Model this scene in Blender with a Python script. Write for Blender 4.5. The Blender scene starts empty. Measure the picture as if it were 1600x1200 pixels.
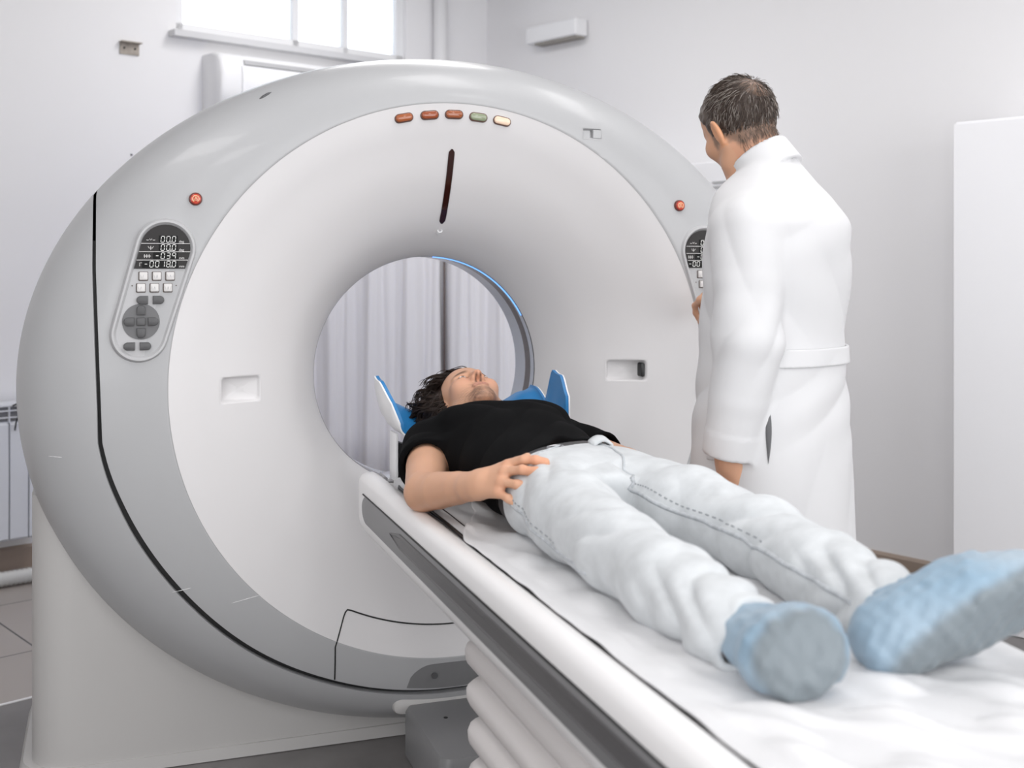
import bpy, bmesh, math, random
import numpy as np
from mathutils import Vector, Matrix
R = math.radians
H = 1.07                      # height of the bore axis above the floor; all z below are relative to the bore axis
FL = -H                       # the floor in those coordinates
col = bpy.context.scene.collection

# ---------------------------------------------------------------- materials
MATS = {}
def mat(name, color, rough=0.5, metal=0.0, spec=0.5, coat=0.0, emit=None, estr=0.0, trans=0.0, bump=None, mottle=None, sss=0.0, attr=None, sheen=0.0, alpha=1.0):
    m = bpy.data.materials.new(name); m.use_nodes = True
    nt = m.node_tree; b = nt.nodes['Principled BSDF']
    b.inputs['Base Color'].default_value = (*color, 1); b.inputs['Roughness'].default_value = rough
    b.inputs['Metallic'].default_value = metal; b.inputs['Specular IOR Level'].default_value = spec
    b.inputs['Coat Weight'].default_value = coat; b.inputs['Transmission Weight'].default_value = trans
    b.inputs['Sheen Weight'].default_value = sheen; b.inputs['Alpha'].default_value = alpha
    if sss:
        b.inputs['Subsurface Weight'].default_value = sss
        b.inputs['Subsurface Radius'].default_value = (0.6, 0.25, 0.12); b.inputs['Subsurface Scale'].default_value = 0.012
    if emit:
        b.inputs['Emission Color'].default_value = (*emit, 1); b.inputs['Emission Strength'].default_value = estr
    tc = nt.nodes.new('ShaderNodeTexCoord')
    csock = None
    if attr:
        a = nt.nodes.new('ShaderNodeAttribute'); a.attribute_name = attr; csock = a.outputs['Color']
    if mottle:                                    # (scale, dark factor, detail): cloudy variation of the thing's own colour
        n = nt.nodes.new('ShaderNodeTexNoise'); n.inputs['Scale'].default_value = mottle[0]; n.inputs['Detail'].default_value = mottle[2]
        nt.links.new(tc.outputs['Object'], n.inputs['Vector'])
        r = nt.nodes.new('ShaderNodeMapRange'); r.inputs['From Min'].default_value = .3; r.inputs['From Max'].default_value = .7
        r.inputs['To Min'].default_value = mottle[1]; r.inputs['To Max'].default_value = 2 - mottle[1] if mottle[1] > .9 else 1.08
        nt.links.new(n.outputs['Fac'], r.inputs['Value'])
        mx = nt.nodes.new('ShaderNodeMix'); mx.data_type = 'RGBA'; mx.blend_type = 'MULTIPLY'; mx.inputs['Factor'].default_value = 1
        if csock: nt.links.new(csock, mx.inputs['A'])
        else: mx.inputs['A'].default_value = (*color, 1)
        nt.links.new(r.outputs['Result'], mx.inputs['B']); csock = mx.outputs['Result']
    if csock: nt.links.new(csock, b.inputs['Base Color'])
    if bump:                                      # (scale, strength, distance)
        n = nt.nodes.new('ShaderNodeTexNoise'); n.inputs['Scale'].default_value = bump[0]; n.inputs['Detail'].default_value = 6
        nt.links.new(tc.outputs['Object'], n.inputs['Vector'])
        bp = nt.nodes.new('ShaderNodeBump'); bp.inputs['Strength'].default_value = bump[1]; bp.inputs['Distance'].default_value = bump[2]
        nt.links.new(n.outputs['Fac'], bp.inputs['Height']); nt.links.new(bp.outputs['Normal'], b.inputs['Normal'])
    MATS[name] = m
    return m

# ---------------------------------------------------------------- objects
def thing(name, label, cat, loc=(0, 0, FL), rotz=0, group=None):
    o = bpy.data.objects.new(name, None); col.objects.link(o); o.empty_display_size = .05
    o.location = (loc[0], loc[1], loc[2] + H); o.rotation_euler = (0, 0, rotz)
    return tag(o, label, cat, group)
def tag(o, label, cat, group=None):
    o['label'] = label; o['category'] = cat
    if group: o['group'] = group
    return o
def chainmat(o):
    m = Matrix.Translation(o.location) @ o.rotation_euler.to_matrix().to_4x4()
    if o.parent: m = chainmat(o.parent) @ o.matrix_parent_inverse @ m
    return m
def link(name, me, m, parent=None, smooth=True):
    o = bpy.data.objects.new(name, me); col.objects.link(o)
    if m: me.materials.append(m)
    if parent is not None:
        o.parent = parent; o.matrix_parent_inverse = chainmat(parent).inverted()
    if smooth:
        me.polygons.foreach_set('use_smooth', [True] * len(me.polygons))
    me.update()
    return o
def struct(o): o['kind'] = 'structure'; return o

class MB:
    """collects shapes for ONE mesh; z is relative to the bore axis"""
    def __init__(s): s.v = []; s.f = []
    def add(s, vs, fs):
        n = len(s.v); s.v += [tuple(map(float, p)) for p in vs]; s.f += [tuple(i + n for i in f) for f in fs]; return s
    def grid(s, rows, close_u=False, close_v=False, cap0=False, cap1=False, flip=False):
        nu = len(rows); nv = len(rows[0]); vs = [p for r in rows for p in r]; fs = []
        for i in range(nu if close_u else nu - 1):
            for j in range(nv if close_v else nv - 1):
                a, b, c, d = i*nv+j, i*nv+(j+1) % nv, ((i+1) % nu)*nv+(j+1) % nv, ((i+1) % nu)*nv+j
                fs.append((d, c, b, a) if flip else (a, b, c, d))
        if cap0: fs.append(tuple(range(nv)) if flip else tuple(range(nv))[::-1])
        if cap1: fs.append(tuple((nu-1)*nv+j for j in range(nv))[::-1] if flip else tuple((nu-1)*nv+j for j in range(nv)))
        return s.add(vs, fs)
    def box(s, c, d, rot=None, bev=0.0, seg=2):
        bm = bmesh.new(); bmesh.ops.create_cube(bm, size=1)
        for v in bm.verts: v.co = Vector((v.co.x*d[0], v.co.y*d[1], v.co.z*d[2]))
        if bev: bmesh.ops.bevel(bm, geom=bm.edges[:], offset=bev, segments=seg, affect='EDGES', profile=.5)
        M = rot if rot is not None else Matrix.Identity(3)
        bm.verts.ensure_lookup_table(); bm.verts.index_update()
        s.add([M @ v.co + Vector(c) for v in bm.verts], [[v.index for v in f.verts] for f in bm.faces]); bm.free(); return s
    def tube(s, path, r, n=8, caps=True, flat=1.0, up=None):
        P = [Vector(p) for p in path]; rows = []
        rs = r if isinstance(r, (list, tuple)) else [r] * len(P)
        t0 = (P[1]-P[0]).normalized(); ref = Vector(up) if up else (Vector((0, 0, 1)) if abs(t0.z) < .9 else Vector((1, 0, 0)))
        a = t0.cross(ref).normalized()
        for i, p in enumerate(P):
            t = (P[min(i+1, len(P)-1)] - P[max(i-1, 0)]).normalized()
            a = (a - t * a.dot(t)).normalized(); b = t.cross(a)
            rows.append([p + (a*math.cos(q) + b*math.sin(q)*flat) * rs[i] for q in [2*math.pi*k/n for k in range(n)]])
        return s.grid(rows, close_v=True, cap0=caps, cap1=caps, flip=True)
    def prism(s, outline, f, d0, d1, bev=0.0):
        """outline [(u,w)] counter-clockwise, f(u,w,d) -> point; a solid between d0 (back) and d1 (front), front edge bevelled by bev"""
        n = len(outline); cx = sum(p[0] for p in outline)/n; cw = sum(p[1] for p in outline)/n
        rings = [(0, d0), (0, d1 - (bev if d1 > d0 else -bev))]
        if bev: rings += [(bev*.3, d1 - (bev*.3 if d1 > d0 else -bev*.3)), (bev, d1)]
        rows = []
        for off, d in rings:
            row = []
            for u, w in outline:
                L = math.hypot(u-cx, w-cw) or 1; k = max(0, 1 - off/L); row.append(f(cx+(u-cx)*k, cw+(w-cw)*k, d))
            rows.append(row)
        return s.grid(rows, close_v=True, cap0=True, cap1=True)
    def build(s, name, m, parent=None, smooth=True, auto=None, merge=0):
        me = bpy.data.meshes.new(name)
        me.from_pydata([(x, y, z + H) for x, y, z in s.v], [], s.f)
        bm = bmesh.new(); bm.from_mesh(me)
        if merge:
            bmesh.ops.remove_doubles(bm, verts=bm.verts[:], dist=merge)
            bmesh.ops.dissolve_degenerate(bm, edges=bm.edges[:], dist=1e-6)
        bmesh.ops.recalc_face_normals(bm, faces=bm.faces[:]); bm.to_mesh(me); bm.free()
        o = link(name, me, m, parent, smooth)
        if smooth and auto is not None:
            me.set_sharp_from_angle(angle=R(auto))
        return o

def circ(cx, cw, r, n=24, a0=0, a1=360):
    full = abs(a1-a0) >= 360
    return [(cx + r*math.cos(R(a0 + (a1-a0)*k/(n if full else n-1))), cw + r*math.sin(R(a0 + (a1-a0)*k/(n if full else n-1)))) for k in range(n)]
def rrect(cx, cw, w, h, r, n=5):
    out = []
    for sx, sw, a in ((1, 1, 0), (-1, 1, 90), (-1, -1, 180), (1, -1, 270)):
        out += circ(cx + sx*(w/2-r), cw + sw*(h/2-r), r, n, a, a+90)
    return out
def spl(xs, ys, x):
    """monotone-ish smooth interpolation (Catmull-Rom on uneven knots)"""
    n = len(xs)
    if x <= xs[0]: return ys[0]
    if x >= xs[-1]: return ys[-1]
    i = max(k for k in range(n-1) if xs[k] <= x)
    h = xs[i+1]-xs[i]; t = (x-xs[i])/h
    def m(k):
        if k == 0: return (ys[1]-ys[0])/(xs[1]-xs[0])
        if k == n-1: return (ys[-1]-ys[-2])/(xs[-1]-xs[-2])
        a = (ys[k]-ys[k-1])/(xs[k]-xs[k-1]); b = (ys[k+1]-ys[k])/(xs[k+1]-xs[k])
        return 0 if a*b <= 0 else 2*a*b/(a+b)
    return ((2*t**3-3*t*t+1)*ys[i] + (t**3-2*t*t+t)*h*m(i) + (-2*t**3+3*t*t)*ys[i+1] + (t**3-t*t)*h*m(i+1))
def path(pts, n=8):
    """Catmull-Rom through 3-D points"""
    P = [Vector(p) for p in pts]; out = []
    for i in range(len(P)-1):
        a, b, c, d = P[max(i-1, 0)], P[i], P[i+1], P[min(i+2, len(P)-1)]
        for k in range(n):
            t = k/n
            out.append(.5*((2*b) + (c-a)*t + (2*a-5*b+4*c-d)*t*t + (3*b-a-3*c+d)*t**3))
    return out + [P[-1]]

# ---------------------------------------------------------------- signed-distance shapes meshed by surface nets (bodies, hair, cloth)
def smin(a, b, k):
    h = np.maximum(k - np.abs(a-b), 0) / k
    return np.minimum(a, b) - h*h*k*.25
def smax(a, b, k): return -smin(-a, -b, k)
def cone(p, a, b, ra, rb):
    a = np.asarray(a, np.float32); b = np.asarray(b, np.float32); ab = b-a
    t = np.clip(((p-a) @ ab) / (ab @ ab), 0, 1)
    return np.linalg.norm(p - a - t[:, None]*ab, axis=1) - (ra + (rb-ra)*t)
def ell(p, c, r, rot=None):
    q = p - np.asarray(c, np.float32)
    if rot is not None: q = q @ np.asarray(rot, np.float32)
    r = np.asarray(r, np.float32)
    k0 = np.linalg.norm(q/r, axis=1); k1 = np.linalg.norm(q/(r*r), axis=1)
    return k0*(k0-1)/np.maximum(k1, 1e-6)
def rotm(rx=0, ry=0, rz=0):
    return np.array(Matrix.Rotation(R(rz), 3, 'Z') @ Matrix.Rotation(R(ry), 3, 'Y') @ Matrix.Rotation(R(rx), 3, 'X'), np.float32)
def chain(p, pts, rad, k=.02):
    d = None
    for i in range(len(pts)-1):
        e = cone(p, pts[i], pts[i+1], rad[i], rad[i+1])
        d = e if d is None else smin(d, e, k)
    return d
def seedf(s): return np.random.RandomState(s)
def wob(p, seed, scale, n=5):
    """smooth pseudo-noise in about -1..1"""
    r = seedf(seed); out = 0
    for i in range(n):
        k = r.normal(size=3); k = k/np.linalg.norm(k)*scale*(0.7+.8*r.rand())
        out = out + np.sin(p @ k.astype(np.float32) + r.rand()*6.28)
    return out/n*1.6
def nets(f, lo, hi, h, B=10):
    lo = np.array(lo, np.float32); n = np.ceil((np.array(hi)-lo)/h/B).astype(int)
    g = [np.arange(k) for k in n]
    I = np.stack(np.meshgrid(*g, indexing='ij'), -1).reshape(-1, 3)
    cen = lo + (I*B + (B-1)/2)*h
    d = f(cen.astype(np.float32))
    act = np.abs(d) < B*h*.87*1.6 + h
    F = np.repeat(np.repeat(np.repeat(np.where(d > 0, 1., -1.).reshape(n), B, 0), B, 1), B, 2).astype(np.float32)
    loc = np.stack(np.meshgrid(*[np.arange(B)]*3, indexing='ij'), -1).reshape(-1, 3)
    A = I[act]
    for s in range(0, len(A), 256):
        ii = (A[s:s+256, None, :]*B + loc[None]).reshape(-1, 3)
        F[ii[:, 0], ii[:, 1], ii[:, 2]] = f((lo + ii*h).astype(np.float32))
    S = F < 0
    c = np.zeros(tuple(np.array(S.shape)-1), np.int8)
    for dx in (0, 1):
        for dy in (0, 1):
            for dz in (0, 1):
                c += S[dx:S.shape[0]-1+dx, dy:S.shape[1]-1+dy, dz:S.shape[2]-1+dz]
    cell = np.argwhere((c > 0) & (c < 8))
    idx = -np.ones(c.shape, np.int64); idx[tuple(cell.T)] = np.arange(len(cell))
    acc = np.zeros((len(cell), 3)); cnt = np.zeros(len(cell))
    for ax in range(3):
        o1, o2 = [k for k in range(3) if k != ax]
        for u in (0, 1):
            for w in (0, 1):
                p = cell.copy(); p[:, o1] += u; p[:, o2] += w; q = p.copy(); q[:, ax] += 1
                fa = F[tuple(p.T)]; fb = F[tuple(q.T)]; m = (fa < 0) != (fb < 0)
                t = np.where(m, fa/np.where(m, fa-fb, 1), 0)
                pos = p.astype(float); pos[:, ax] += t
                acc += np.where(m[:, None], pos, 0); cnt += m
    V = lo + acc/cnt[:, None]*h
    faces = []
    for ax in range(3):
        o1, o2 = (ax+1) % 3, (ax+2) % 3
        sh = list(S.shape); a = [slice(1, k-1) for k in sh]; b = list(a); a[ax] = slice(0, sh[ax]-1); b[ax] = slice(1, sh[ax])
        sa, sb = S[tuple(a)], S[tuple(b)]
        e = np.argwhere(sa != sb); off = np.ones(3, int); off[ax] = 0; base = e + off
        def cid(d1, d2):
            q = base.copy(); q[:, o1] -= d1; q[:, o2] -= d2; return idx[tuple(q.T)]
        Q = np.stack([cid(1, 1), cid(0, 1), cid(0, 0), cid(1, 0)], 1)
        fl = sa[tuple(e.T)]; Q[~fl] = Q[~fl][:, ::-1]
        faces.append(Q)
    Q = np.concatenate(faces); Q = Q[(Q >= 0).all(1)]
    V = V.astype(np.float32)
    for _ in range(2):                              # settle the points on the surface
        e = h*.3; dv = f(V); gr = np.stack([f(V+np.eye(3, dtype=np.float32)[i]*e)-f(V-np.eye(3, dtype=np.float32)[i]*e) for i in range(3)], 1)/(2*e)
        L = np.maximum((gr*gr).sum(1), .2); V = V - np.clip(dv/L, -h*.5, h*.5)[:, None]*gr
    return V, Q
def sdf_obj(name, f, lo, hi, h, m, parent=None, color=None, keep=1):
    V, Q = nets(f, lo, hi, h)
    me = bpy.data.meshes.new(name); W = V.astype(np.float64).copy(); W[:, 2] += H
    me.from_pydata(W.tolist(), [], Q.tolist())
    if color is not None:
        c = color(V); at = me.color_attributes.new('Col', 'FLOAT_COLOR', 'POINT')
        at.data.foreach_set('color', np.concatenate([c, np.ones((len(c), 1))], 1).astype(np.float32).ravel())
    return link(name, me, m, parent)
def mixc(c, d, w): return c*(1-w[:, None]) + np.asarray(d)*w[:, None]
def table_of(ys, vals, n=400):
    """smooth lookup through the knots; ys ascending"""
    g = np.linspace(ys[0], ys[-1], n); v = np.array([spl(ys, vals, float(x)) for x in g])
    return lambda y: np.interp(y, g, v)
def sstep(a, b, x): t = np.clip((x-a)/(b-a), 0, 1); return t*t*(3-2*t)
# ================================================================ the room
WALL = mat('wall_paint', (.82, .813, .822), .6, bump=(220, .04, .002))
CEIL = mat('ceiling_paint', (.85, .85, .85), .8)
BASEB = mat('baseboard_brown', (.32, .25, .2), .5)
WHITE = mat('white_plastic', (.82, .82, .83), .35)
WHITE2 = mat('cabinet_white', (.86, .86, .88), .4)
GREYL = mat('light_grey_plastic', (.45, .45, .46), .4)
GREYD = mat('dark_grey_plastic', (.09, .09, .095), .35)
BLACK = mat('black_plastic', (.012, .012, .013), .4)
STEEL = mat('steel', (.55, .55, .57), .3, metal=1)
def floor_mat():
    m = mat('floor_tiles', (.3, .28, .26), .3); nt = m.node_tree; b = nt.nodes['Principled BSDF']
    tc = nt.nodes.new('ShaderNodeTexCoord'); mp = nt.nodes.new('ShaderNodeMapping'); mp.inputs['Rotation'].default_value = (0, 0, -R(22.7))
    mp.inputs['Location'].default_value = (.585, -1.04, 0)
    nt.links.new(tc.outputs['Object'], mp.inputs['Vector'])
    br = nt.nodes.new('ShaderNodeTexBrick'); br.offset = 0; br.inputs['Scale'].default_value = 1/.65
    br.inputs['Brick Width'].default_value = 1; br.inputs['Row Height'].default_value = 1; br.inputs['Mortar Size'].default_value = .006
    br.inputs['Color1'].default_value = (.40, .36, .335, 1); br.inputs['Color2'].default_value = (.37, .335, .31, 1); br.inputs['Mortar'].default_value = (.06, .055, .05, 1)
    nt.links.new(mp.outputs['Vector'], br.inputs['Vector']); nt.links.new(br.outputs['Color'], b.inputs['Base Color'])
    return m
FLOORM = floor_mat()
VINYL = mat('floor_vinyl', (.19, .18, .178), .4, mottle=(6, .85, 4))

A = R(22.7); WD = Vector((math.cos(A), math.sin(A), 0)); WN = Vector((-math.sin(A), math.cos(A), 0)); RD = -WN
P0 = Vector((-1.364, 2.57, 0)); CORNER = P0 + WD*2.851
RW = .03                                               # the right wall stands this much further out
def bk(s, off, z): p = P0 + WD*s - WN*off; return (p.x, p.y, z)      # along the back wall, off it into the room
def rt(s, off, z): p = CORNER + WD*(RW-off) + RD*s; return (p.x, p.y, z)
CH = 3.3 - H
ROTB = Matrix.Rotation(A, 3, 'Z'); ROTR = Matrix.Rotation(A - R(90), 3, 'Z')
LW = 6.6                                               # room length along the back wall, measured back from the corner
DP = 8.6
def wallbox(f, s0, s1, z0, z1, name, t=.15, holes=()):
    m = MB()
    def bx(a, b, c, d): m.grid([[f(a, o, z) for (o, z) in ((0, c), (0, d), (-t, d), (-t, c))], [f(b, o, z) for (o, z) in ((0, c), (0, d), (-t, d), (-t, c))]], close_v=True, cap0=True, cap1=True)
    cur = s0
    for (a, b, c, d) in holes:
        bx(cur, a, z0, z1); bx(a, b, z0, c)
        if d < z1: bx(a, b, d, z1)
        cur = b
    bx(cur, s1, z0, z1)
    return struct(m.build(name, WALL, None, smooth=False))
S0 = 2.851 - LW
WZ = 2.585 - H
wallbox(bk, S0-.15, 2.851+RW+.15, FL, CH, 'wall_back', holes=((.80, 2.25, WZ, CH-.12),))
wallbox(rt, -.0, DP, FL, CH, 'wall_right')
def lf(s, off, z): p = CORNER - WD*(LW-off) + RD*s; return (p.x, p.y, z)
wallbox(lf, 0, DP, FL, CH, 'wall_left')
def fr(s, off, z): p = CORNER - WD*LW + WD*s + RD*(DP-off); return (p.x, p.y, z)
wallbox(fr, -.15, LW+RW+.15, FL, CH, 'wall_front')
def slab(z0, z1, d0, d1, name, m):
    b = MB(); c = [CORNER + WD*(RW+.15) + RD*d0, CORNER + WD*(RW+.15) + RD*d1, CORNER - WD*(LW+.15) + RD*d1, CORNER - WD*(LW+.15) + RD*d0]
    b.grid([[(p.x, p.y, z0) for p in c], [(p.x, p.y, z1) for p in c]], close_v=True, cap0=True, cap1=True)
    return struct(b.build(name, m, None, smooth=False))
DV = 1.66                                              # where the tiles give way to the vinyl
slab(FL-.1, FL, -.15, DV, 'floor', FLOORM)
slab(FL-.1, FL-.001, DV+.012, DP+.15, 'floor_vinyl', VINYL)
slab(FL-.1, FL+.002, DV, DV+.012, 'trim_1', WHITE)
slab(CH, CH+.1, -.15, DP+.15, 'ceiling', CEIL)
def basebrd(f, s0, s1, name, h=.105, t=.018):
    m = MB(); m.grid([[f(s, o, z) for (o, z) in ((0, FL), (t, FL), (t, FL+h-.012), (t*.5, FL+h), (0, FL+h))] for s in (s0, s1)], close_v=True, cap0=True, cap1=True)
    return struct(m.build(name, BASEB, None, smooth=False))
basebrd(bk, S0, 2.85, 'baseboard_back'); basebrd(rt, .02, DP, 'baseboard_right'); basebrd(lf, .02, DP, 'baseboard_left'); basebrd(fr, 0, LW, 'baseboard_front')

# high window: the photo shows the foot of it above the scanner
PANE = mat('window_glass', (.9, .93, .97), .05, trans=1.0, spec=.3)
SILLM = mat('sill_white', (.62, .62, .63), .4)
w1 = MB()
zc, zt = WZ, CH-.12
for a, b, c, d in ((.80, 2.25, zc, zc+.05), (.80, 2.25, zt-.05, zt), (.80, .85, zc, zt), (2.20, 2.25, zc, zt), (1.50, 1.535, zc, zt), (1.83, 1.86, zc, zt)):
    w1.grid([[bk(a, o, z) for (o, z) in ((-.03, c), (-.03, d), (-.09, d), (-.09, c))], [bk(b, o, z) for (o, z) in ((-.03, c), (-.03, d), (-.09, d), (-.09, c))]], close_v=True, cap0=True, cap1=True)
win = struct(w1.build('window_1', WHITE, None, smooth=False))
sl = MB(); sl.grid([[bk(s, o, z) for (o, z) in ((.07, zc-.035), (.07, zc-.003), (-.1, zc-.003), (-.1, zc-.035))] for s in (.76, 2.29)], close_v=True, cap0=True, cap1=True)
sl.build('window_sill', SILLM, win, smooth=False)
pn = MB(); pn.grid([[bk(s, o, z) for (o, z) in ((-.055, zc), (-.055, zt), (-.063, zt), (-.063, zc))] for s in (.8, 2.25)], close_v=True, cap0=True, cap1=True)
pn.build('window_pane', PANE, win, smooth=False)
pp = MB(); pp.tube([bk(2.47, .05, FL), bk(2.47, .05, CH)], .042, 20)
struct(pp.build('trim_2', WALL, None))                 # riser pipe painted like the wall

# air conditioner under the window
ac = thing('air_conditioner', 'white wall-mounted air conditioner below the high window at upper left', 'air conditioner', bk(1.35, .1, 1.10))
def acprof(k=1.0):
    return [(0, 1.10), (.10, 1.098), (.16, 1.115), (.19, 1.15), (.205, 1.22), (.205, 1.30), (.19, 1.37), (.165, 1.40), (.10, 1.415), (0, 1.418)]
m = MB(); rows = []
for s in (.944, .956, .98, 1.72, 1.745, 1.757):
    k = .93 if s in (.944, 1.757) else (.98 if s in (.956, 1.745) else 1)
    rows.append([bk(s, o*k, 1.26+(z-1.26)*k) for o, z in acprof()])
m.grid(rows, close_v=True, cap0=True, cap1=True); m.build('body', WHITE, ac, auto=50)
m = MB(); m.grid([[bk(s, o, z) for o, z in ((.17, 1.125), (.198, 1.15), (.2135, 1.22), (.2135, 1.30), (.205, 1.345), (.2, 1.345))] for s in (1.06, 1.70)], close_v=True, cap0=True, cap1=True)
m.build('front_panel', WHITE2, ac, auto=40)
m = MB(); m.grid([[bk(s, o, z) for o, z in ((.2, 1.352), (.2065, 1.352), (.1995, 1.375), (.19, 1.375))] for s in (1.075, 1.70)], close_v=True, cap0=True, cap1=True)
m.build('air_inlet', GREYL, ac, smooth=False)
m = MB(); m.grid([[bk(s, o, z) for o, z in ((.12, 1.094), (.165, 1.106), (.163, 1.112), (.12, 1.1))] for s in (1.06, 1.70)], close_v=True, cap0=True, cap1=True)
m.build('outlet_flap', GREYL, ac, smooth=False)
m = MB(); m.box(bk(1.13, .2122, 1.185), (.05, .004, .006), ROTB); m.build('badge', GREYL, ac, smooth=False)

# metal bracket left on the wall, two screw holes below it
GALV = mat('old_metal', (.36, .32, .28), .5, metal=.3, mottle=(40, .7, 4))
br = thing('wall_bracket', 'small tarnished metal bracket screwed to the wall, left of the air conditioner', 'bracket', bk(.55, .01, 1.37))
m = MB(); m.box(bk(.553, .004, 1.395), (.098, .008, .062), ROTB); m.box(bk(.553, .02, 1.422), (.104, .04, .006), ROTB); m.build('plate', GALV, br, smooth=False)
for q in (.525, .58):
    m = MB(); m.tube([bk(q, .007, 1.395), bk(q, .012, 1.395)], .005, 10); m.build('screw', BLACK, br)
for q, z, d in ((.565, .872, 'left-hand'), (.60, .872, 'right-hand')):
    hm = MB(); hm.tube([bk(q, -.001, z), bk(q, .001, z)], .006, 10)
    tag(hm.build('screw_hole', GREYD, None), d+' one of two small dark screw holes in the wall left of the scanner top', 'hole')

# radiator with its heating elements, cable and hose on the floor
RADM = mat('radiator_enamel', (.72, .74, .78), .3)
ra = thing('radiator', 'white sectional radiator on the back wall at the left edge', 'radiator', bk(-.2, .1, FL))
for k in range(9):
    s = .058 - k*.0845
    m = MB(); prof = [(.145, -.905), (.155, -.895), (.158, -.6), (.155, -.385), (.145, -.372), (.05, -.372), (.05, -.905)]
    m.grid([[bk(q, o, z) for o, z in prof] for q in (s-.039, s+.039)], close_v=True, cap0=True, cap1=True)
    m.build('section', RADM, ra, smooth=False)
GRL = mat('radiator_grille', (.2, .2, .21), .5)
m = MB(); m.box(bk(-.29, .098, -.338), (.76, .09, .07), ROTB); m.build('grille_core', GRL, ra, smooth=False)
for k in range(10):
    s = .10 - k*.0845
    m = MB(); m.box(bk(s, .1, -.338), (.006, .115, .075), ROTB); m.build('fin', RADM, ra, smooth=False)
for z in (-.322, -.352):
    m = MB(); m.box(bk(-.29, .156, z), (.77, .006, .006), ROTB); m.build('grille_bar', RADM, ra, smooth=False)
m = MB(); m.box(bk(-.29, .1, -.298), (.77, .12, .014), ROTB, .004); m.build('top_cover', RADM, ra, smooth=False)
m = MB(); m.tube(path([bk(-.06, .17, -.30), bk(-.035, .185, -.29), bk(-.03, .18, -.33), bk(-.045, .175, -.37), bk(-.05, .17, -.41)]), .004, 6)
tag(m.build('cable', BLACK, None), 'thin dark cable hooked over the top of the radiator', 'cable')
m = MB(); P = []; rr = []
for k in range(150):
    s = -1.1 + k*.0098; P.append(bk(s, .30 + .02*math.sin(s*3), FL+.036)); rr.append(.034 if k % 2 else .028)
m.tube(P, rr, 14); tag(m.build('corrugated_hose', mat('hose_grey', (.6, .6, .58), .5), None), 'grey corrugated hose lying on the floor under the radiator', 'hose')

# privacy screen behind the scanner: two curtains on a frame, the dark post between them
CURT = mat('curtain_cloth', (.84, .825, .83), .8, bump=(300, .15, .002), sheen=.2)
POST = mat('screen_post', (.09, .06, .055), .4)
sc = thing('privacy_screen', 'white curtained privacy screen seen through the scanner bore', 'screen', (.78, 2.7, FL))
dv = Vector((.945, -.326, 0))
cx0 = Vector((.75, 2.75, 0))
for sg in (-1, 1):
    m = MB(); rows = []
    for k in range(66 if sg > 0 else 104):
        s = .018 + k*.0082
        o = .028*math.sin(s*31+sg) + .015*math.sin(s*57+1) + .008*math.sin(s*120)
        q = cx0 + dv*s*sg + Vector((.326, .945, 0))*(o*(.5 + .5*min(1, s/.08)))
        rows.append([(q.x + .008*math.sin(s*40+z*3), q.y, FL+z) for z in (.12, .5, .9, 1.3, 1.7, 1.82)])
    m.grid(rows)
    o = m.build('curtain', CURT, sc); sd = o.modifiers.new('t', 'SOLIDIFY'); sd.thickness = .003
for s in (-.87, 0, .56):
    q = cx0 + dv*s
    m = MB(); m.tube([(q.x, q.y, FL), (q.x, q.y, FL+1.86)], .006, 12); m.build('post', POST, sc)
    m = MB(); m.tube([(q.x-.1, q.y-.29, FL+.015), (q.x+.1, q.y+.29, FL+.015)], .014, 10); m.build('foot', POST, sc)
m = MB(); m.tube([cx0 - dv*.87 + Vector((0, 0, FL+1.85)), cx0 + dv*.56 + Vector((0, 0, FL+1.85))], .011, 12); m.build('top_rail', POST, sc)

# right wall: tall cabinet, white unit behind the scanner, light fitting
cb = thing('tall_cabinet', 'tall plain white cabinet against the wall at the right edge', 'cabinet', rt(3.8, .2, FL))
m = MB(); m.box(rt(3.29+.6, .21+.0, FL+.98), (1.2, .40, 1.96), ROTR, .004); m.build('carcass', WHITE2, cb, smooth=False)
for q in (3.29+.3, 3.29+.9):
    m = MB(); m.box(rt(q, .42, FL+1.0), (.596, .02, 1.90), ROTR, .002); d_ = m.build('door', WHITE2, cb, smooth=False)
    m = MB(); s = q + (.25 if q < 3.8 else -.25); m.tube([rt(s, .445, FL+.95), rt(s, .445, FL+1.1)], .006, 8); m.build('handle', STEEL, d_)
un = thing('ventilated_unit', 'white electrical unit with a louvred grille, behind the right rim of the scanner', 'unit', rt(1.95, .2, FL))
m = MB(); m.box(rt(1.72, .18, FL+.945), (.95, .36, 1.89), ROTR, .006); m.build('housing', WHITE2, un, smooth=False)
for k in range(6):
    m = MB(); m.box(rt(2.12, .363, FL+1.79-k*.022), (.12, .008, .009), ROTR); m.build('louvre', GREYL, un, smooth=False)
lf_ = thing('light_fitting', 'white light fitting high on the wall above the right side of the scanner', 'light fitting', rt(.72, .06, 1.62))
m = MB(); m.box(rt(.68, .056, 1.68), (.42, .10, .10), ROTR, .012); m.build('housing', WHITE, lf_, smooth=False)
m = MB(); m.box(rt(.70, .05, 1.625), (.34, .07, .012), ROTR); m.build('grille', mat('fitting_grille', (.3, .28, .25), .5), lf_, smooth=False)
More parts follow.
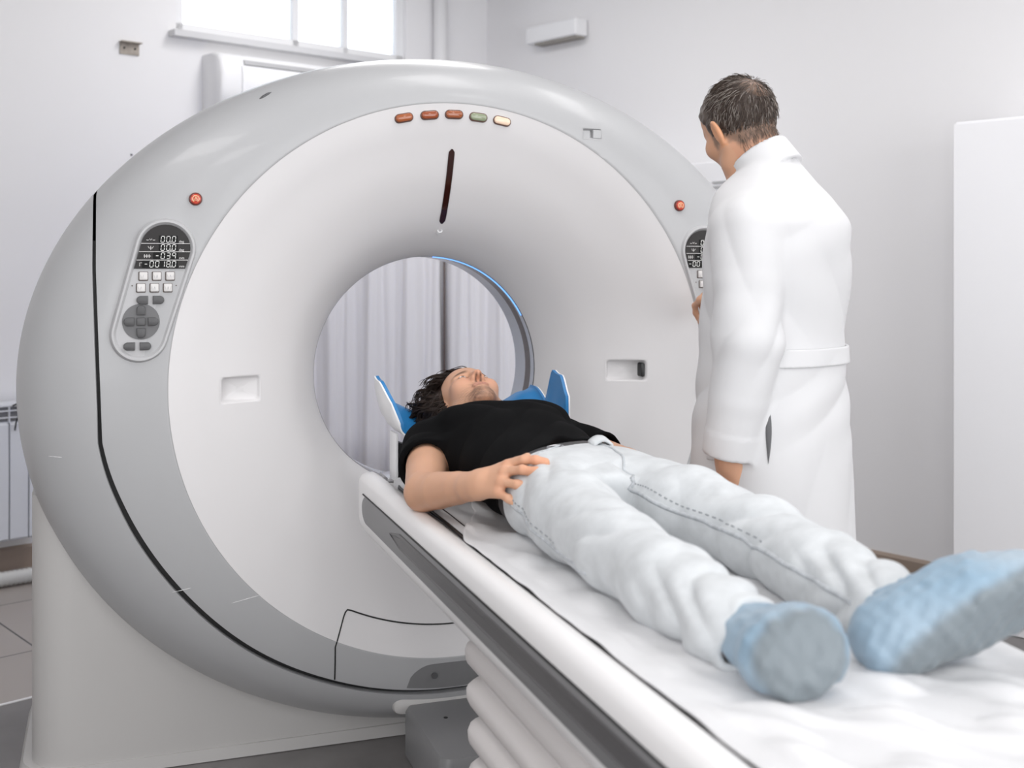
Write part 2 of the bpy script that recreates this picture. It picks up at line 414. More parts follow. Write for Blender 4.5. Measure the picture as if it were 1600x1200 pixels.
# ================================================================ the CT scanner
FACE = mat('scanner_white', (.72, .708, .712), .38, coat=.08)
COVER = mat('scanner_grey', (.43, .434, .443), .34, coat=.15)
BASEG = mat('scanner_base_grey', (.52, .51, .50), .4)
SCR = mat('display_black', (.008, .008, .008), .4, spec=.15)
RS = .80                                               # seam between white face and grey cover
FR, FY = [.36, .365, .38, .41, .456, .531, .604, .678, .74, .80], [.317, .298, .262, .212, .156, .105, .069, .042, .018, 0]
def face_y(r): return spl(FR, FY, r)
def outline(th):
    c, s = math.cos(th), math.sin(th); rz = .958 if s > 0 else 1.03
    return 1/math.sqrt((c/1.19)**2 + (s/rz)**2)
def prof_y(s): return .26*(1 - (1 - min(1, max(0, s))**2.6)**.385)
GA = [188, 192, 199.8, 217.8, 232, 247, 261.6, 270]; GR = [.974, .970, .957, .931, .918, .903, .895, .892]
def gap_r(th):
    d = math.degrees(th) % 360
    if 90 < d < 270: q = d
    else: q = (180 - d) % 360                          # mirror the right half onto the left
    if q >= 188: return spl(GA, GR, q)
    x = .965 + .016*min(1, max(0, (180-q)/26 + .3))
    c = abs(math.cos(R(q)))
    return x/c if c > .2 else 9
NT = 360
TH = [2*math.pi*k/NT for k in range(NT)]
def P3(r, th, y): return (r*math.cos(th), y, r*math.sin(th))
ga = thing('ct_scanner', 'large white and grey ring-shaped CT scanner standing in the middle of the room', 'scanner', (0, .4, FL))
def surf_y(x, z):
    r = math.hypot(x, z); th = math.atan2(z, x)
    if r < RS: return face_y(r)
    return prof_y((r-RS)/(outline(th)-RS))

# white dished face, cut out where the service flap sits
FLW = (-.352, .352); FLT = -.665
def in_flap(x, z):
    r = math.hypot(x, z)
    return z < 0 and r > .712 and abs(x) < .352 - .03*max(0, min(1, (.80-r)/.09)) * 1.0
rs_ = [.36, .3605, .362, .3655, .371, .38, .393, .41, .43, .456, .49, .53, .57, .604, .64, .678, .7, .712, .72, .74, .76, .78, .797, .80]
m = MB()
def gridmask(m, rows, keep, close_v=True):
    nu, nv = len(rows), len(rows[0]); fs = []
    for i in range(nu-1):
        for j in range(nv):
            j2 = (j+1) % nv
            if keep(i, j): fs.append((i*nv+j, i*nv+j2, (i+1)*nv+j2, (i+1)*nv+j))
    m.add([p for r in rows for p in r], fs)
# the flap spans these angles
FA0 = math.atan2(-math.sqrt(.8**2-.352**2), -.352) % (2*math.pi); FA1 = math.atan2(-math.sqrt(.8**2-.352**2), .352) % (2*math.pi)
rows = [[P3(r, t, face_y(r)) for t in TH] for r in rs_]
gridmask(m, rows, lambda i, j: True)
rows = [[P3(r, t, y) for t in TH] for r, y in ((.7995, 0), (.7985, .012))]; m.grid(rows, close_v=True)
m.build('face_cover', FACE, ga, merge=1e-5)
# grey front cover from the seam to the black gap, all the way round the top edge
m = MB(); rows = []
fr_ = [0, .04, .12, .22, .34, .46, .58, .68, .77, .84, .90, .945, .975, .99, 1]
def lim(t): return min(gap_r(t), outline(t))
rows.append([P3(.8003, t, .014) for t in TH]); rows.append([P3(.8004, t, .0006) for t in TH])
for f in fr_:
    row = []
    for t in TH:
        L, O = lim(t), outline(t); r = .8012 + (L-.8012)*f; row.append(P3(r, t, prof_y((r-RS)/(O-RS))))
    rows.append(row)
for e, dy in ((.0015, .006), (.002, .05)):             # the edge turns back into the gap
    rows.append([P3(lim(t)-(0 if outline(t) <= gap_r(t) else -e+.001), t, prof_y((lim(t)-RS)/(outline(t)-RS))+dy) for t in TH])
m.grid(rows, close_v=True); m.build('front_cover', COVER, ga, merge=1e-5, auto=40)
# outer housing: wraps the sides and the underside, and the whole back
GW = .009
m = MB(); rows = []
def lim2(t): return min(gap_r(t)+GW+.006*min(1, max(0, (-.05-math.sin(t))/.35)), outline(t))
def hy(r, t): return prof_y((r-RS)/(outline(t)-RS))
rows.append([P3(lim2(t)+.002, t, min(.30, hy(lim2(t), t)+.06)) for t in TH])
rows.append([P3(lim2(t), t, hy(lim2(t), t)+.004) for t in TH])
for f in [.01, .05, .13, .25, .38, .5, .62, .72, .81, .88, .93, .965, .985, 1]:
    rows.append([P3(lim2(t)+(outline(t)-lim2(t))*f, t, hy(lim2(t)+(outline(t)-lim2(t))*f, t)) for t in TH])
for y, k in ((.30, 1.0), (.45, .998), (.6, .99), (.70, .975), (.76, .95), (.80, .90), (.815, .8), (.815, .5)):
    rows.append([P3(outline(t)*k if k > .6 else .66, t, y) for t in TH])
for r, y in ((.62, .80), (.56, .76), (.47, .68), (.40, .58), (.362, .5)): rows.append([P3(r, t, y) for t in TH])
m.grid(rows, close_v=True); m.build('outer_housing', COVER, ga, merge=1e-5, auto=60)
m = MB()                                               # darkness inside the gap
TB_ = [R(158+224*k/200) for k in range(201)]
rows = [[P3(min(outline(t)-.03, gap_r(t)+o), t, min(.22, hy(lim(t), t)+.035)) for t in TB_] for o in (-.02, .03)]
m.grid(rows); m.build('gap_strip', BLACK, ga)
# base column under the ring
m = MB()
out = rrect(0, .47, 2.30, .62, .10, 8); lo_ = []
for k, p in enumerate(out):                            # extra points along the long sides
    q = out[(k+1) % len(out)]; n = 24 if abs(q[0]-p[0]) > 1 else 1
    lo_ += [(p[0]+(q[0]-p[0])*i/n, p[1]+(q[1]-p[1])*i/n) for i in range(n)]
def btop(x): t = min(1, max(0, (abs(x)-.66)/.3)); return -.74 + .44*t*t*(3-2*t)
rows = [[(x, y, z) for x, y in lo_] for z in (FL+.004, FL+.02)] + [[(x, y, btop(x)) for x, y in lo_], [(x, .47+(y-.47)*.02, btop(x)) for x, y in lo_]]
m.grid(rows, close_v=True, cap0=True); m.build('base', BASEG, ga, auto=50)
m = MB()
rows = [[(x*(1.02+.02*k), .47+(y-.47)*(1.02+.02*k), z) for x, y in out] for k, z in ((.5, FL+.001), (.3, FL+.015), (0, FL+.035))]
m.grid(rows, close_v=True, cap0=True, cap1=True); m.build('plinth', BASEG, ga, auto=50)

# bore: blue-lit lip, dark ring, clear liner
LIP = mat('bore_lip', (.25, .4, .75), .2, emit=(.08, .3, 1), estr=.0)
GLOW = mat('bore_glow', (.3, .5, .9), .3, emit=(.10, .38, 1.0), estr=1.5)
RINGW = mat('bore_ring_grey', (.50, .53, .60), .25, coat=.3)
RINGD = mat('bore_ring_dark', (.085, .065, .06), .22)
def hoop(r0, y0, r1, y1, name, mm, a0=0, a1=360, n=180):
    m = MB(); full = a1-a0 >= 360
    tt = [R(a0+(a1-a0)*k/(n if full else n-1)) for k in range(n)]
    m.grid([[P3(r0, t, y0) for t in tt], [P3(r0+.004, t, y0) for t in tt], [P3(r1+.004, t, y1) for t in tt], [P3(r1, t, y1) for t in tt]], close_u=True, close_v=full)
    return m.build(name, mm, ga, auto=40)
hoop(.3595, .317, .3592, .322, 'bore_seam', BLACK)
hoop(.3590, .322, .3585, .352, 'bore_lip', RINGW)
hoop(.3583, .352, .3583, .355, 'bore_seam', BLACK)
hoop(.3585, .355, .3585, .402, 'bore_window', RINGD)
hoop(.3585, .402, .3585, .50, 'bore_liner', RINGW)
hoop(.3560, .3235, .3560, .3262, 'bore_light', GLOW, 28, 87)

# service flap at the foot of the face
SEAM = mat('seam_black', (.01, .01, .01), .6)
def seamline(pts, w, name, mm=SEAM, dy=-.0012):
    m = MB(); rows = []
    P = [Vector((x, 0, z)) for x, z in pts]
    for i, p in enumerate(P):
        t = (P[min(i+1, len(P)-1)]-P[max(0, i-1)]).normalized(); n = Vector((-t.z, 0, t.x))*w/2
        rows.append([(q.x, surf_y(q.x, q.z)+d, q.z) for q, d in ((p-n, .004), (p-n, dy), (p+n, dy), (p+n, .004))])
    m.grid(rows, close_v=True, cap0=True, cap1=True); return m.build(name, mm, ga, smooth=False)
def seg(a, b, n=12): return [(a[0]+(b[0]-a[0])*k/n, a[1]+(b[1]-a[1])*k/n) for k in range(n+1)]
top = [(x, -math.sqrt(.712**2-x*x)) for x in [-.30+.6*k/40 for k in range(41)]]
left = [(-.352, -.829 + .094*k/10) for k in range(11)] + [(-.345, -.715), (-.325, -.660), (-.319, -.648), (-.312, -.642)]
ln = left + top + [(-x, z) for x, z in left[::-1]]
seamline(ln, .0038, 'flap_seam')
def coverpatch(pts_f, name, mm, dy=-.0015):
    m = MB(); rows = [[(x, surf_y(x, z)+dy, z) for x, z in row] for row in pts_f]
    m.grid(rows)
    rows2 = [[(x, surf_y(x, z)+.004, z) for x, z in row] for row in pts_f]
    edge = [p for p in rows[0]] + [r[-1] for r in rows[1:]] + rows[-1][-2::-1] + [r[0] for r in rows[-2:0:-1]]
    edge2 = [p for p in rows2[0]] + [r[-1] for r in rows2[1:]] + rows2[-1][-2::-1] + [r[0] for r in rows2[-2:0:-1]]
    m.grid([edge, edge2], close_v=True); return m.build(name, mm, ga, auto=50)
FLG = mat('flap_dark_grey', (.20, .20, .205), .3)
rows = []
for k in range(31):                                    # darker insert in the flap: a curved left end, running under the table
    f = k/30; x = -.145 + .29*f
    zt = -.812 + .004 - .0; zb = -math.sqrt(.889**2 - x*x)
    e = min(1, abs(-.145-x)/.075, abs(.145-x)/.075); zt = zb + (abs(zb)-.815)*math.sqrt(max(0, 1-(1-e)**2))
    rows.append([(x, zb + (zt-zb)*j/4) for j in range(5)])
coverpatch(rows, 'flap_insert', FLG)
m = MB(); y0 = surf_y(-.05, -.85); m.tube([(-.065, y0+.004, -.848), (-.065, y0-.006, -.848)], .009, 16); m.build('flap_lock', GREYD, ga, auto=40)
# pale step moulded in the outer housing under the flap, and the table foot block below it
m = MB()
out = rrect(0, 0, .36, .045, .02, 6)
m.prism(out, lambda u, w, d: (u, d, w-.935), .12, .022, .01); m.build('housing_step', BASEG, ga, auto=40)

# indicator lamps across the top of the face
lampc = [((.34, .085, .018), 'dark amber'), ((.30, .058, .010), 'dark amber'), ((.32, .085, .025), 'dark amber'), ((.27, .31, .20), 'pale green lens'), ((.75, .56, .42), 'pale peach lens')]
for k, (x, z) in enumerate(((-.153, .753), (-.077, .764), (-.004, .769), (.070, .764), (.143, .756))):
    th = math.atan2(z, x) - math.pi/2; c, s = math.cos(th), math.sin(th); y0 = surf_y(x, z)
    f = lambda u, w, d: (x+u*c-w*s, y0+d-.02*(w*c+u*s)*0 - .06*w, z+u*s+w*c)
    m = MB(); m.prism(rrect(0, 0, .056, .027, .0132, 7), f, .006, -.004, .003)
    b = m.build('indicator_lamp', mat('lamp_rim%d' % k, (.12, .06, .045), .35), ga, auto=45); b['label'] = lampc[k][1]
    m = MB(); m.prism(rrect(0, 0, .050, .021, .0103, 7), f, .002, -.008, .004)
    m.build('lens', mat('lamp_lens%d' % k, lampc[k][0], .12, coat=.5, emit=lampc[k][0] if k == 4 else None, estr=.25), b, auto=45)
# laser slit and the screw below it
m = MB(); rows = []
for k in range(27):
    z = .672 - .216*k/26; w = .0092*math.sqrt(max(.05, 1-(abs(k-13)/13)**26)); y = face_y(z)
    rows.append([(-w, y+.004, z), (-w, y-.0025, z), (w, y-.0025, z), (w, y+.004, z)])
m.grid(rows, close_v=True, cap0=True, cap1=True); m.build('laser_slit', mat('slit_glass', (.03, .008, .006), .08), ga, smooth=False)
m = MB(); y = face_y(.434); m.tube([(0, y+.006, .430), (0, y-.006, .437)], .0085, 18); sc_ = m.build('face_screw', WHITE, ga, auto=40)
m = MB(); m.tube([(0, y-.0058, .4365), (0, y-.0075, .4375)], .004, 10); m.build('screw_socket', GREYL, sc_, auto=40)

# emergency-stop buttons, one each side
EM = mat('button_red', (.55, .045, .015), .25, coat=.6); EMR = mat('button_rim', (.13, .02, .012), .3); EMI = mat('button_symbol', (.95, .62, .35), .4)
for x, z in ((-.729, .510), (.722, .516)):
    y0 = surf_y(x, z); f = lambda u, w, d: (x+u, y0+d, z+w)
    m = MB(); m.prism(circ(0, 0, .0175, 28), f, .01, -.008, .003); b = m.build('stop_button', EMR, ga, auto=40)
    m = MB(); m.prism(circ(0, 0, .0138, 28), f, -.002, -.013, .003); m.build('button_cap', EM, b, auto=40)
    m = MB()
    m.tube([f(.0085*math.cos(R(a)), .0085*math.sin(R(a)), -.0135) for a in range(-60, 241, 15)], .0011, 6)
    m.tube([f(-.005, -.004, -.0135), f(0, .005, -.0135), f(.005, -.004, -.0135), f(-.005, -.004, -.0135)], .001, 6)
    m.tube([f(0, -.002, -.0135), f(0, .007, -.0135)], .001, 6); m.build('symbol', EMI, b)

# control panels
PBEZ = mat('panel_rim', (.47, .47, .48), .35); PPL = mat('panel_plate', (.50, .50, .51), .45)
PSC = mat('panel_screen', (.035, .033, .033), .45, spec=.2); KEYW = mat('key_white', (.68, .665, .655), .4); KEYG = mat('key_grey', (.085, .085, .088), .45)
KEYF = mat('key_frame', (.10, .075, .065), .5); PAD = mat('pad_grey', (.15, .15, .155), .45); LCD = mat('segment_light', (.8, .8, .78), .4, emit=(.8, .82, .8), estr=.1); LINE = mat('panel_line', (.75, .74, .73), .5)
MARK = mat('key_mark', (.5, .5, .52), .5)
SEGS = {'0': 'abcdef', '1': 'bc', '3': 'abcdg', '8': 'abcdefg', '9': 'abcfg', '-': 'g'}
def sevenseg(m, s, x0, z0, f, h=.0215, w=.0115, pitch=.0165, y=-.0105):
    t = .0008
    def bar(a, b):
        (ax, az), (bx, bz) = a, b; L = math.hypot(bx-ax, bz-az); ux, uz = (bx-ax)/L, (bz-az)/L
        o = [(ax-uz*t, az+ux*t), (ax+uz*t, az-ux*t), (bx+uz*t, bz-ux*t), (bx-uz*t, bz+ux*t)]
        m.prism(o, f, y+.001, y)
    x = x0
    for ch in s:
        if ch == '.':
            q = x-pitch+w+.003; m.prism(circ(q, z0, .0014, 8), f, y+.001, y); continue
        if ch != ' ':
            sl = lambda a, b: (x+a*w+b*h*.10, z0+b*h)
            C = dict(a=((.12, 1), (.88, 1)), b=((1, .94), (1, .56)), c=((1, .44), (1, .06)), d=((.12, 0), (.88, 0)), e=((0, .44), (0, .06)), f=((0, .94), (0, .56)), g=((.12, .5), (.88, .5)))
            for k in SEGS[ch]: bar(sl(*C[k][0]), sl(*C[k][1]))
        x += pitch
def text_mesh(m, s, size, f, x0, z0, y):
    cu = bpy.data.curves.new('t', 'FONT'); cu.body = s; cu.size = size; ob = bpy.data.objects.new('t', cu)
    me = bpy.data.meshes.new_from_object(ob)
    m.add([f(x0+v.co.x, z0+v.co.y, y) for v in me.vertices], [tuple(p.vertices) for p in me.polygons])
    bpy.data.objects.remove(ob); bpy.data.curves.remove(cu); bpy.data.meshes.remove(me)
def control_panel(sg):
    # sg = -1: left panel leans to the left going down; +1 mirrors the shape but not the writing
    tx, tz, bx_, bz = .806, .377, .872, .150           # the capsule's two centres
    X = lambda x: sg*x
    def f(u, w, d): return (u, .004+d, w)
    def caps(r0, r1):
        ax = math.atan2(tz-bz, tx-bx_)                 # direction bottom -> top
        pts = [(tx + r0*math.cos(a), tz + r0*math.sin(a)) for a in [ax+math.pi/2-math.pi*k/20 for k in range(21)]]
        pts += [(bx_ + r1*math.cos(a), bz + r1*math.sin(a)) for a in [ax-math.pi/2-math.pi*k/20 for k in range(21)]]
        return [(X(x), z) for x, z in pts]
    cp = None
    m = MB(); o1, o2, o3, o4 = caps(.080, .076), caps(.075, .070), caps(.070, .065), caps(.064, .059)
    m.grid([[f(u, w, .02) for u, w in o1], [f(u, w, -.002) for u, w in o1], [f(u, w, -.011) for u, w in o2], [f(u, w, -.011) for u, w in o3], [f(u, w, -.003) for u, w in o4]], close_v=True)
    m.grid([[f(u, w, -.003) for u, w in o4], [f(X(.84)+(u-X(.84))*.02, .26+(w-.26)*.02, -.003) for u, w in o4]], close_v=True)
    cp = m.build('control_panel', PPL, ga, auto=35)
    # screen: the part of the capsule above z = .323
    o = caps(.0635, .0585); scr = []
    n = len(o)
    for i in range(n):
        (x0, z0), (x1, z1) = o[i], o[(i+1) % n]
        if z0 >= .323: scr.append((x0, z0))
        if (z0-.323)*(z1-.323) < 0: t = (.323-z0)/(z1-z0); scr.append((x0+(x1-x0)*t, .323))
    m = MB(); m.prism(scr, f, -.002, -.0075); m.build('screen', PSC, cp, smooth=False)
    cx = X(.806)
    vals = ['00.0', '00.0', '-039', '-0018.0']
    zr = [.3925, .3705, .3485, .3265]
    W = MB(); D = MB(); L = MB()
    for i, (v, z) in enumerate(zip(vals, zr)):
        nd = len(v.replace('.', '')); x1 = cx+.030; pit = .0142
        x0 = x1 - nd*pit
        D.prism([(x0-.005, z-.0015), (x1+.001, z-.0015), (x1+.001, z+.0185), (x0-.005, z+.0185)], f, -.0072, -.0088)
        sevenseg(W, v, x0, z+.001, f, h=.0155, w=.0085, pitch=pit, y=-.0098)
        text_mesh(L, 'deg' if i < 2 else 'mm', .009, f, x1+.004, z+.0, -.0082)
        gx = cx-.044+(.006 if i < 2 else -.004)-(.012 if i == 3 else 0)
        if i == 0:
            for a in (-.008, 0, .008): L.tube([f(gx+a-.003, z+.010-abs(a)*.4, -.008), f(gx+a, z+.006, -.008), f(gx+a+.003, z+.010-abs(a)*.4, -.008)], .0008, 5)
        elif i == 1:
            L.tube([f(gx, z+.002, -.008), f(gx, z+.013, -.008)], .0008, 5); L.tube([f(gx-.007, z+.012, -.008), f(gx-.004, z+.007, -.008), f(gx+.004, z+.007, -.008), f(gx+.007, z+.012, -.008)], .0008, 5)
        elif i == 2:
            for a in (-.006, 0, .006): L.tube([f(gx+a, z+.003, -.008), f(gx+a, z+.013, -.008)], .0008, 5)
            L.tube([f(gx-.008, z+.008, -.008), f(gx+.010, z+.008, -.008)], .0008, 5)
        else:
            L.tube([f(gx-.006, z+.003, -.008), f(gx-.006, z+.012, -.008), f(gx, z+.012, -.008)], .0008, 5); L.tube([f(gx+.002, z+.012, -.008), f(gx+.010, z+.012, -.008)], .0008, 5)
        if i < 3:
            zz = z-.0025; hw = [q for q in o if abs(q[1]-zz) < .03]
            xs = []
            for k in range(n):
                (xa, za), (xb, zb) = o[k], o[(k+1) % n]
                if (za-zz)*(zb-zz) <= 0 and za != zb: xs.append(xa+(xb-xa)*(zz-za)/(zb-za))
            L.box((sum((min(xs), max(xs)))/2, -.0045, zz), (max(xs)-min(xs), .002, .0014))
    D.build('digit_window', SCR, cp, smooth=False); W.build('digits', LCD, cp, smooth=False); L.build('panel_marking', LINE, cp, smooth=False)
    def key(o, mm, d=-.013, name='key'):
        m = MB(); m.prism(o, f, -.003, d, .0025); return m.build(name, mm, cp, auto=35)
    fr_m = MB()
    for row, (z, s0) in enumerate(((.303, 0), (.272, -.008*1))):
        for k in (-1, 0, 1):
            kx = X(.829+.006*row) + .034*k
            fr_m.prism(rrect(kx, z, .0245, .0245, .002, 3), f, -.002, -.0045); key(rrect(kx+.0006, z+.0006, .021, .021, .002, 3), KEYW, -.012, 'square_key')
    for sx in (-1, 1): fr_m.prism(circ(X(.835)+sx*.056, .278, .0018, 8), f, -.002, -.0045)
    fr_m.build('key_frame', KEYF, cp, smooth=False)
    mk = MB()
    for k, z in ((-1, .303), (0, .303), (1, .303), (-1, .272), (0, .272), (1, .272)):
        kx = X(.829 if z > .29 else .835) + .034*k
        for q in range(2 + (k+1)): mk.tube([f(kx-.005+.004*q, z-.004, -.0122), f(kx-.005+.004*q+.002*((q % 2)*2-1), z+.004, -.0122)], .0005, 4)
    o_ = mk.build('key_marking', MARK, cp, smooth=False); o_['kind'] = 'stuff'
    def dkey(cx, cz, w, h, rot):                       # one straight edge, the opposite one rounded
        pts = [(-w/2, -h/2), (w/2-h/2, -h/2)] + [(w/2-h/2+h/2*math.cos(R(a)), h/2*math.sin(R(a))) for a in range(-75, 76, 15)] + [(w/2-h/2, h/2), (-w/2, h/2)]
        c, s = math.cos(R(rot)), math.sin(R(rot)); return [(cx+x*c-y*s, cz+x*s+y*c) for x, y in pts]
    px = X(.8685); pz = .183
    pdx = X(.845)
    key(dkey(pdx-.0205, .240, .029, .022, 180), KEYG, -.013, 'round_key'); key(dkey(pdx+.0205, .240, .029, .022, 0), KEYG, -.013, 'round_key')
    m = MB(); m.prism(circ(px, pz, .0475, 40), f, -.002, -.0052); m.build('key_pad', PAD, cp, auto=35)
    for a, q in ((0, 0), (90, 90), (180, 180), (270, 270)):
        key(dkey(px+.0305*math.cos(R(a)), pz+.0305*math.sin(R(a)), .026, .022, q), KEYG, -.014, 'round_key')
    key(rrect(px, pz, .022, .021, .002, 3), KEYG, -.014, 'round_key')
    kx = X(.878)
    key(dkey(kx-.0205, .118, .029, .021, 180), KEYG, -.013, 'round_key'); key(dkey(kx+.0205, .118, .029, .021, 0), KEYG, -.013, 'round_key')
    return cp
pl = control_panel(-1); pr = control_panel(1)

# recessed grips in the face, a socket and a slot in the cover
def cut_hole(o, x0, x1, z0, z1):
    bm = bmesh.new(); bm.from_mesh(o.data)
    for co, no in (((x0, 0, 0), (1, 0, 0)), ((x1, 0, 0), (1, 0, 0)), ((0, 0, z0+H), (0, 0, 1)), ((0, 0, z1+H), (0, 0, 1))):
        fs = [f for f in bm.faces if f.calc_center_median().y < .2 and any(x0-.05 < v.co.x < x1+.05 and z0-.05 < v.co.z-H < z1+.05 for v in f.verts)]
        es = {e for f in fs for e in f.edges}; vs = {v for f in fs for v in f.verts}
        bmesh.ops.bisect_plane(bm, geom=list(vs)+list(es)+fs, dist=1e-6, plane_co=co, plane_no=no)
    kill = []
    for f in bm.faces:
        c = f.calc_center_median()
        if x0 < c.x < x1 and z0 < c.z-H < z1 and c.y < .2: kill.append(f)
    bmesh.ops.delete(bm, geom=kill, context='FACES'); bm.to_mesh(o.data); bm.free()
def pocket(o, x0, x1, z0, z1, r, d0, d1, name, mm, lip=.004):
    """pocket let into cover o: d0, d1 = depth at x0 and at x1"""
    cut_hole(o, x0, x1, z0, z1)
    cx, cz = (x0+x1)/2, (z0+z1)/2; N = 8
    outer = rrect(cx, cz, x1-x0+.004, z1-z0+.004, .0015, N); o1 = rrect(cx, cz, x1-x0-.002, z1-z0-.002, r, N)
    o2 = rrect(cx, cz, x1-x0-2*lip, z1-z0-2*lip, max(.002, r-lip*.6), N); o3 = rrect(cx, cz, x1-x0-2*lip-.006, z1-z0-2*lip-.006, max(.002, r-lip), N)
    dep = lambda u: d0+(d1-d0)*min(1, max(0, (u-x0)/(x1-x0)))
    m = MB()
    m.grid([[(u, surf_y(u, w)-.0004, w) for u, w in outer], [(u, surf_y(u, w)-.0006, w) for u, w in o1],
            [(u, surf_y(u, w)+.35*lip, w) for u, w in o2], [(u, surf_y(u, w)+dep(u)*.85, w) for u, w in o3],
            [(cx+(u-cx)*.9, surf_y(u, w)+dep(u), cz+(w-cz)*.8) for u, w in o3], [(cx+(u-cx)*.2, surf_y(cx, cz)+dep(cx+(u-cx)*.2), cz+(w-cz)*.2) for u, w in o3]], close_v=True, cap1=True)
    return m.build(name, mm, ga, auto=60)
objs = {o.name: o for o in ga.children}
fc, cv = objs['face_cover'], objs['front_cover']
pocket(fc, -.660, -.545, -.052, .026, .012, .042, .008, 'grip_recess', FACE)
gr_ = pocket(fc, .520, .640, -.033, .038, .014, .010, .045, 'grip_recess', FACE)
m = MB(); y0 = surf_y(.628, .004); m.prism(rrect(.627, .004, .013, .044, .006, 6), lambda u, w, d: (u, y0+d, w), .03, .0035, .002); m.build('latch', BLACK, gr_, auto=40)
so = pocket(cv, .397, .460, .712, .745, .003, .012, .012, 'socket_recess', mat('socket_grey', (.42, .42, .43), .5), .002)
y0 = surf_y(.43, .73)
m = MB(); m.box((.444, y0+.004, .727), (.026, .012, .026), None, .002); m.box((.412, y0+.010, .726), (.026, .006, .026), None, .001); m.build('socket_cover', COVER, so, smooth=False)
m = MB(); th = math.atan2(.806, -.536); y0 = surf_y(-.536, .806)
P = [(-.536+q*math.sin(th), surf_y(-.536+q*math.sin(th), .806-q*math.cos(th))-.0, .806-q*math.cos(th)) for q in (-.02, -.01, 0, .01, .02)]
m.tube(P, [.001, .004, .0045, .004, .001], 10); m.build('cover_slot', GREYD, ga)
SCRM = mat('scratch_white', (.85, .85, .85), .6)
for a, b in (((-1.10, -.172), (-1.065, -.173)), ((-.79, -.545), (-.74, -.535)), ((-.635, -.585), (-.56, -.57))):
    m = MB(); m.tube([(a[0]+(b[0]-a[0])*k/6, surf_y(a[0]+(b[0]-a[0])*k/6, a[1]+(b[1]-a[1])*k/6)-.0002, a[1]+(b[1]-a[1])*k/6) for k in range(7)], [.0002, .0008, .0005, .001, .0007, .0009, .0002], 5)
    m.build('scratch', SCRM, ga)
# ================================================================ patient table
TW = mat('table_white', (.86, .85, .85), .3, coat=.2)
TG = mat('table_groove_grey', (.20, .20, .205), .35)
TG2 = mat('table_groove_dark', (.095, .092, .095), .35)
BEL = mat('bellows_white', (.74, .71, .70), .55)
tb = thing('patient_table', 'long white scanner table on a bellows base, running out of the bore towards the viewer', 'table', (0, -1.2, FL))
Y0, Y1 = -.06, -2.55                                   # scanner end, foot end
TP = [(-.245, -.262), (-.255, -.238), (-.272, -.228), (-.29, -.229), (-.303, -.236), (-.310, -.250), (-.311, -.276)]   # rail top, left half (x, z)
TQ = [(-.311, -.348), (-.309, -.368), (-.300, -.380), (-.28, -.386), (-.18, -.39)]
GQ = [(-.311, -.276), (-.303, -.280), (-.3, -.292), (-.294, -.306), (-.294, -.326), (-.3, -.338), (-.304, -.345), (-.311, -.348)]
def mirror(P): return [(-x, z) for x, z in P[::-1]]
sec = TP + TQ; full = sec + mirror(sec)
def endk(y):                                           # the scanner end is rounded off
    t = max(0, min(1, (Y0 - y)/.10)); return t
m = MB(); rows = []
ys = [Y0 - .10*(1-math.cos(math.pi/2*k/8)) for k in range(9)] + [-.2-.1*k for k in range(1, 24)] + [Y1]
for y in ys:
    e = math.sqrt(max(0, 1-(1-endk(y))**2)); row = []
    for x, z in full:
        k = .82+.18*e; row.append((x*(.93+.07*e), y, -.262 + (z+.262)*k if z < -.262 else -.262+(z+.262)*(.4+.6*e)))
    rows.append(row)
m.grid(rows, close_v=True, cap0=True, cap1=True); rail = m.build('rail_housing', TW, tb, auto=50)
for sg in (1, -1):                                     # grey inlay with the long finger groove
    m = MB(); rows = []
    for k in range(60):
        y = -.175 - .05*(1-math.cos(k/24*math.pi/2)) if k < 24 else -.225 + (Y1+.05+.225)*(k-23)/36
        e = min(1, max(0, (-.175 - y)/.05)); hh = math.sqrt(max(0.0, 1-(1-e)**2))
        rows.append([(sg*-.3125, y, -.312+.0355*hh*1.0), (sg*-.3135, y, -.312+.033*hh), (sg*-.3135, y, -.312-.033*hh), (sg*-.3125, y, -.312-.0355*hh), (sg*-.305, y, -.312-.0355*hh), (sg*-.305, y, -.312+.0355*hh)])
    m.grid(rows, close_v=True, cap0=True, cap1=True); inl = m.build('side_inlay', TG, tb, auto=50)
    m = MB(); rows = []
    for k in range(60):
        f = k/59; y = -.50 + (Y1+.06+.50)*f; hh = min(1, k/3)
        zz = -.309
        rows.append([(sg*-.3134, y, zz+.0195*hh+.001), (sg*-.3165, y, zz+.0195*hh), (sg*-.3165, y, zz+.012*hh), (sg*-.3138, y, zz+.009*hh), (sg*-.3138, y, zz-.012*hh), (sg*-.316, y, zz-.0145*hh), (sg*-.3134, y, zz-.018*hh)])
    m.grid(rows, close_v=True, cap0=True, cap1=True); m.build('finger_groove', TG2, inl, smooth=False)
    m = MB(); m.tube([(sg*-.3115, -.18+.1*0, -.2765), (sg*-.3122, -1.2, -.2755), (sg*-.3122, Y1+.05, -.2755)], .0022, 6); m.build('inlay_seam', SEAM, inl)
m = MB()                                               # the couch top between the rails
rows = []
for y in (-.085, -.095, -1.2, Y1+.01):
    w = .19 if y > -.09 else .205
    rows.append([(-w, y, -.264), (-w*.8, y, -.2625), (0, y, -.264), (w*.8, y, -.2625), (w, y, -.264), (w, y, -.285), (0, y, -.292), (-w, y, -.285)])
m.grid(rows, close_v=True, cap0=True, cap1=True); m.build('couch_top', mat('couch_top_grey', (.55, .55, .56), .35), tb, auto=40)
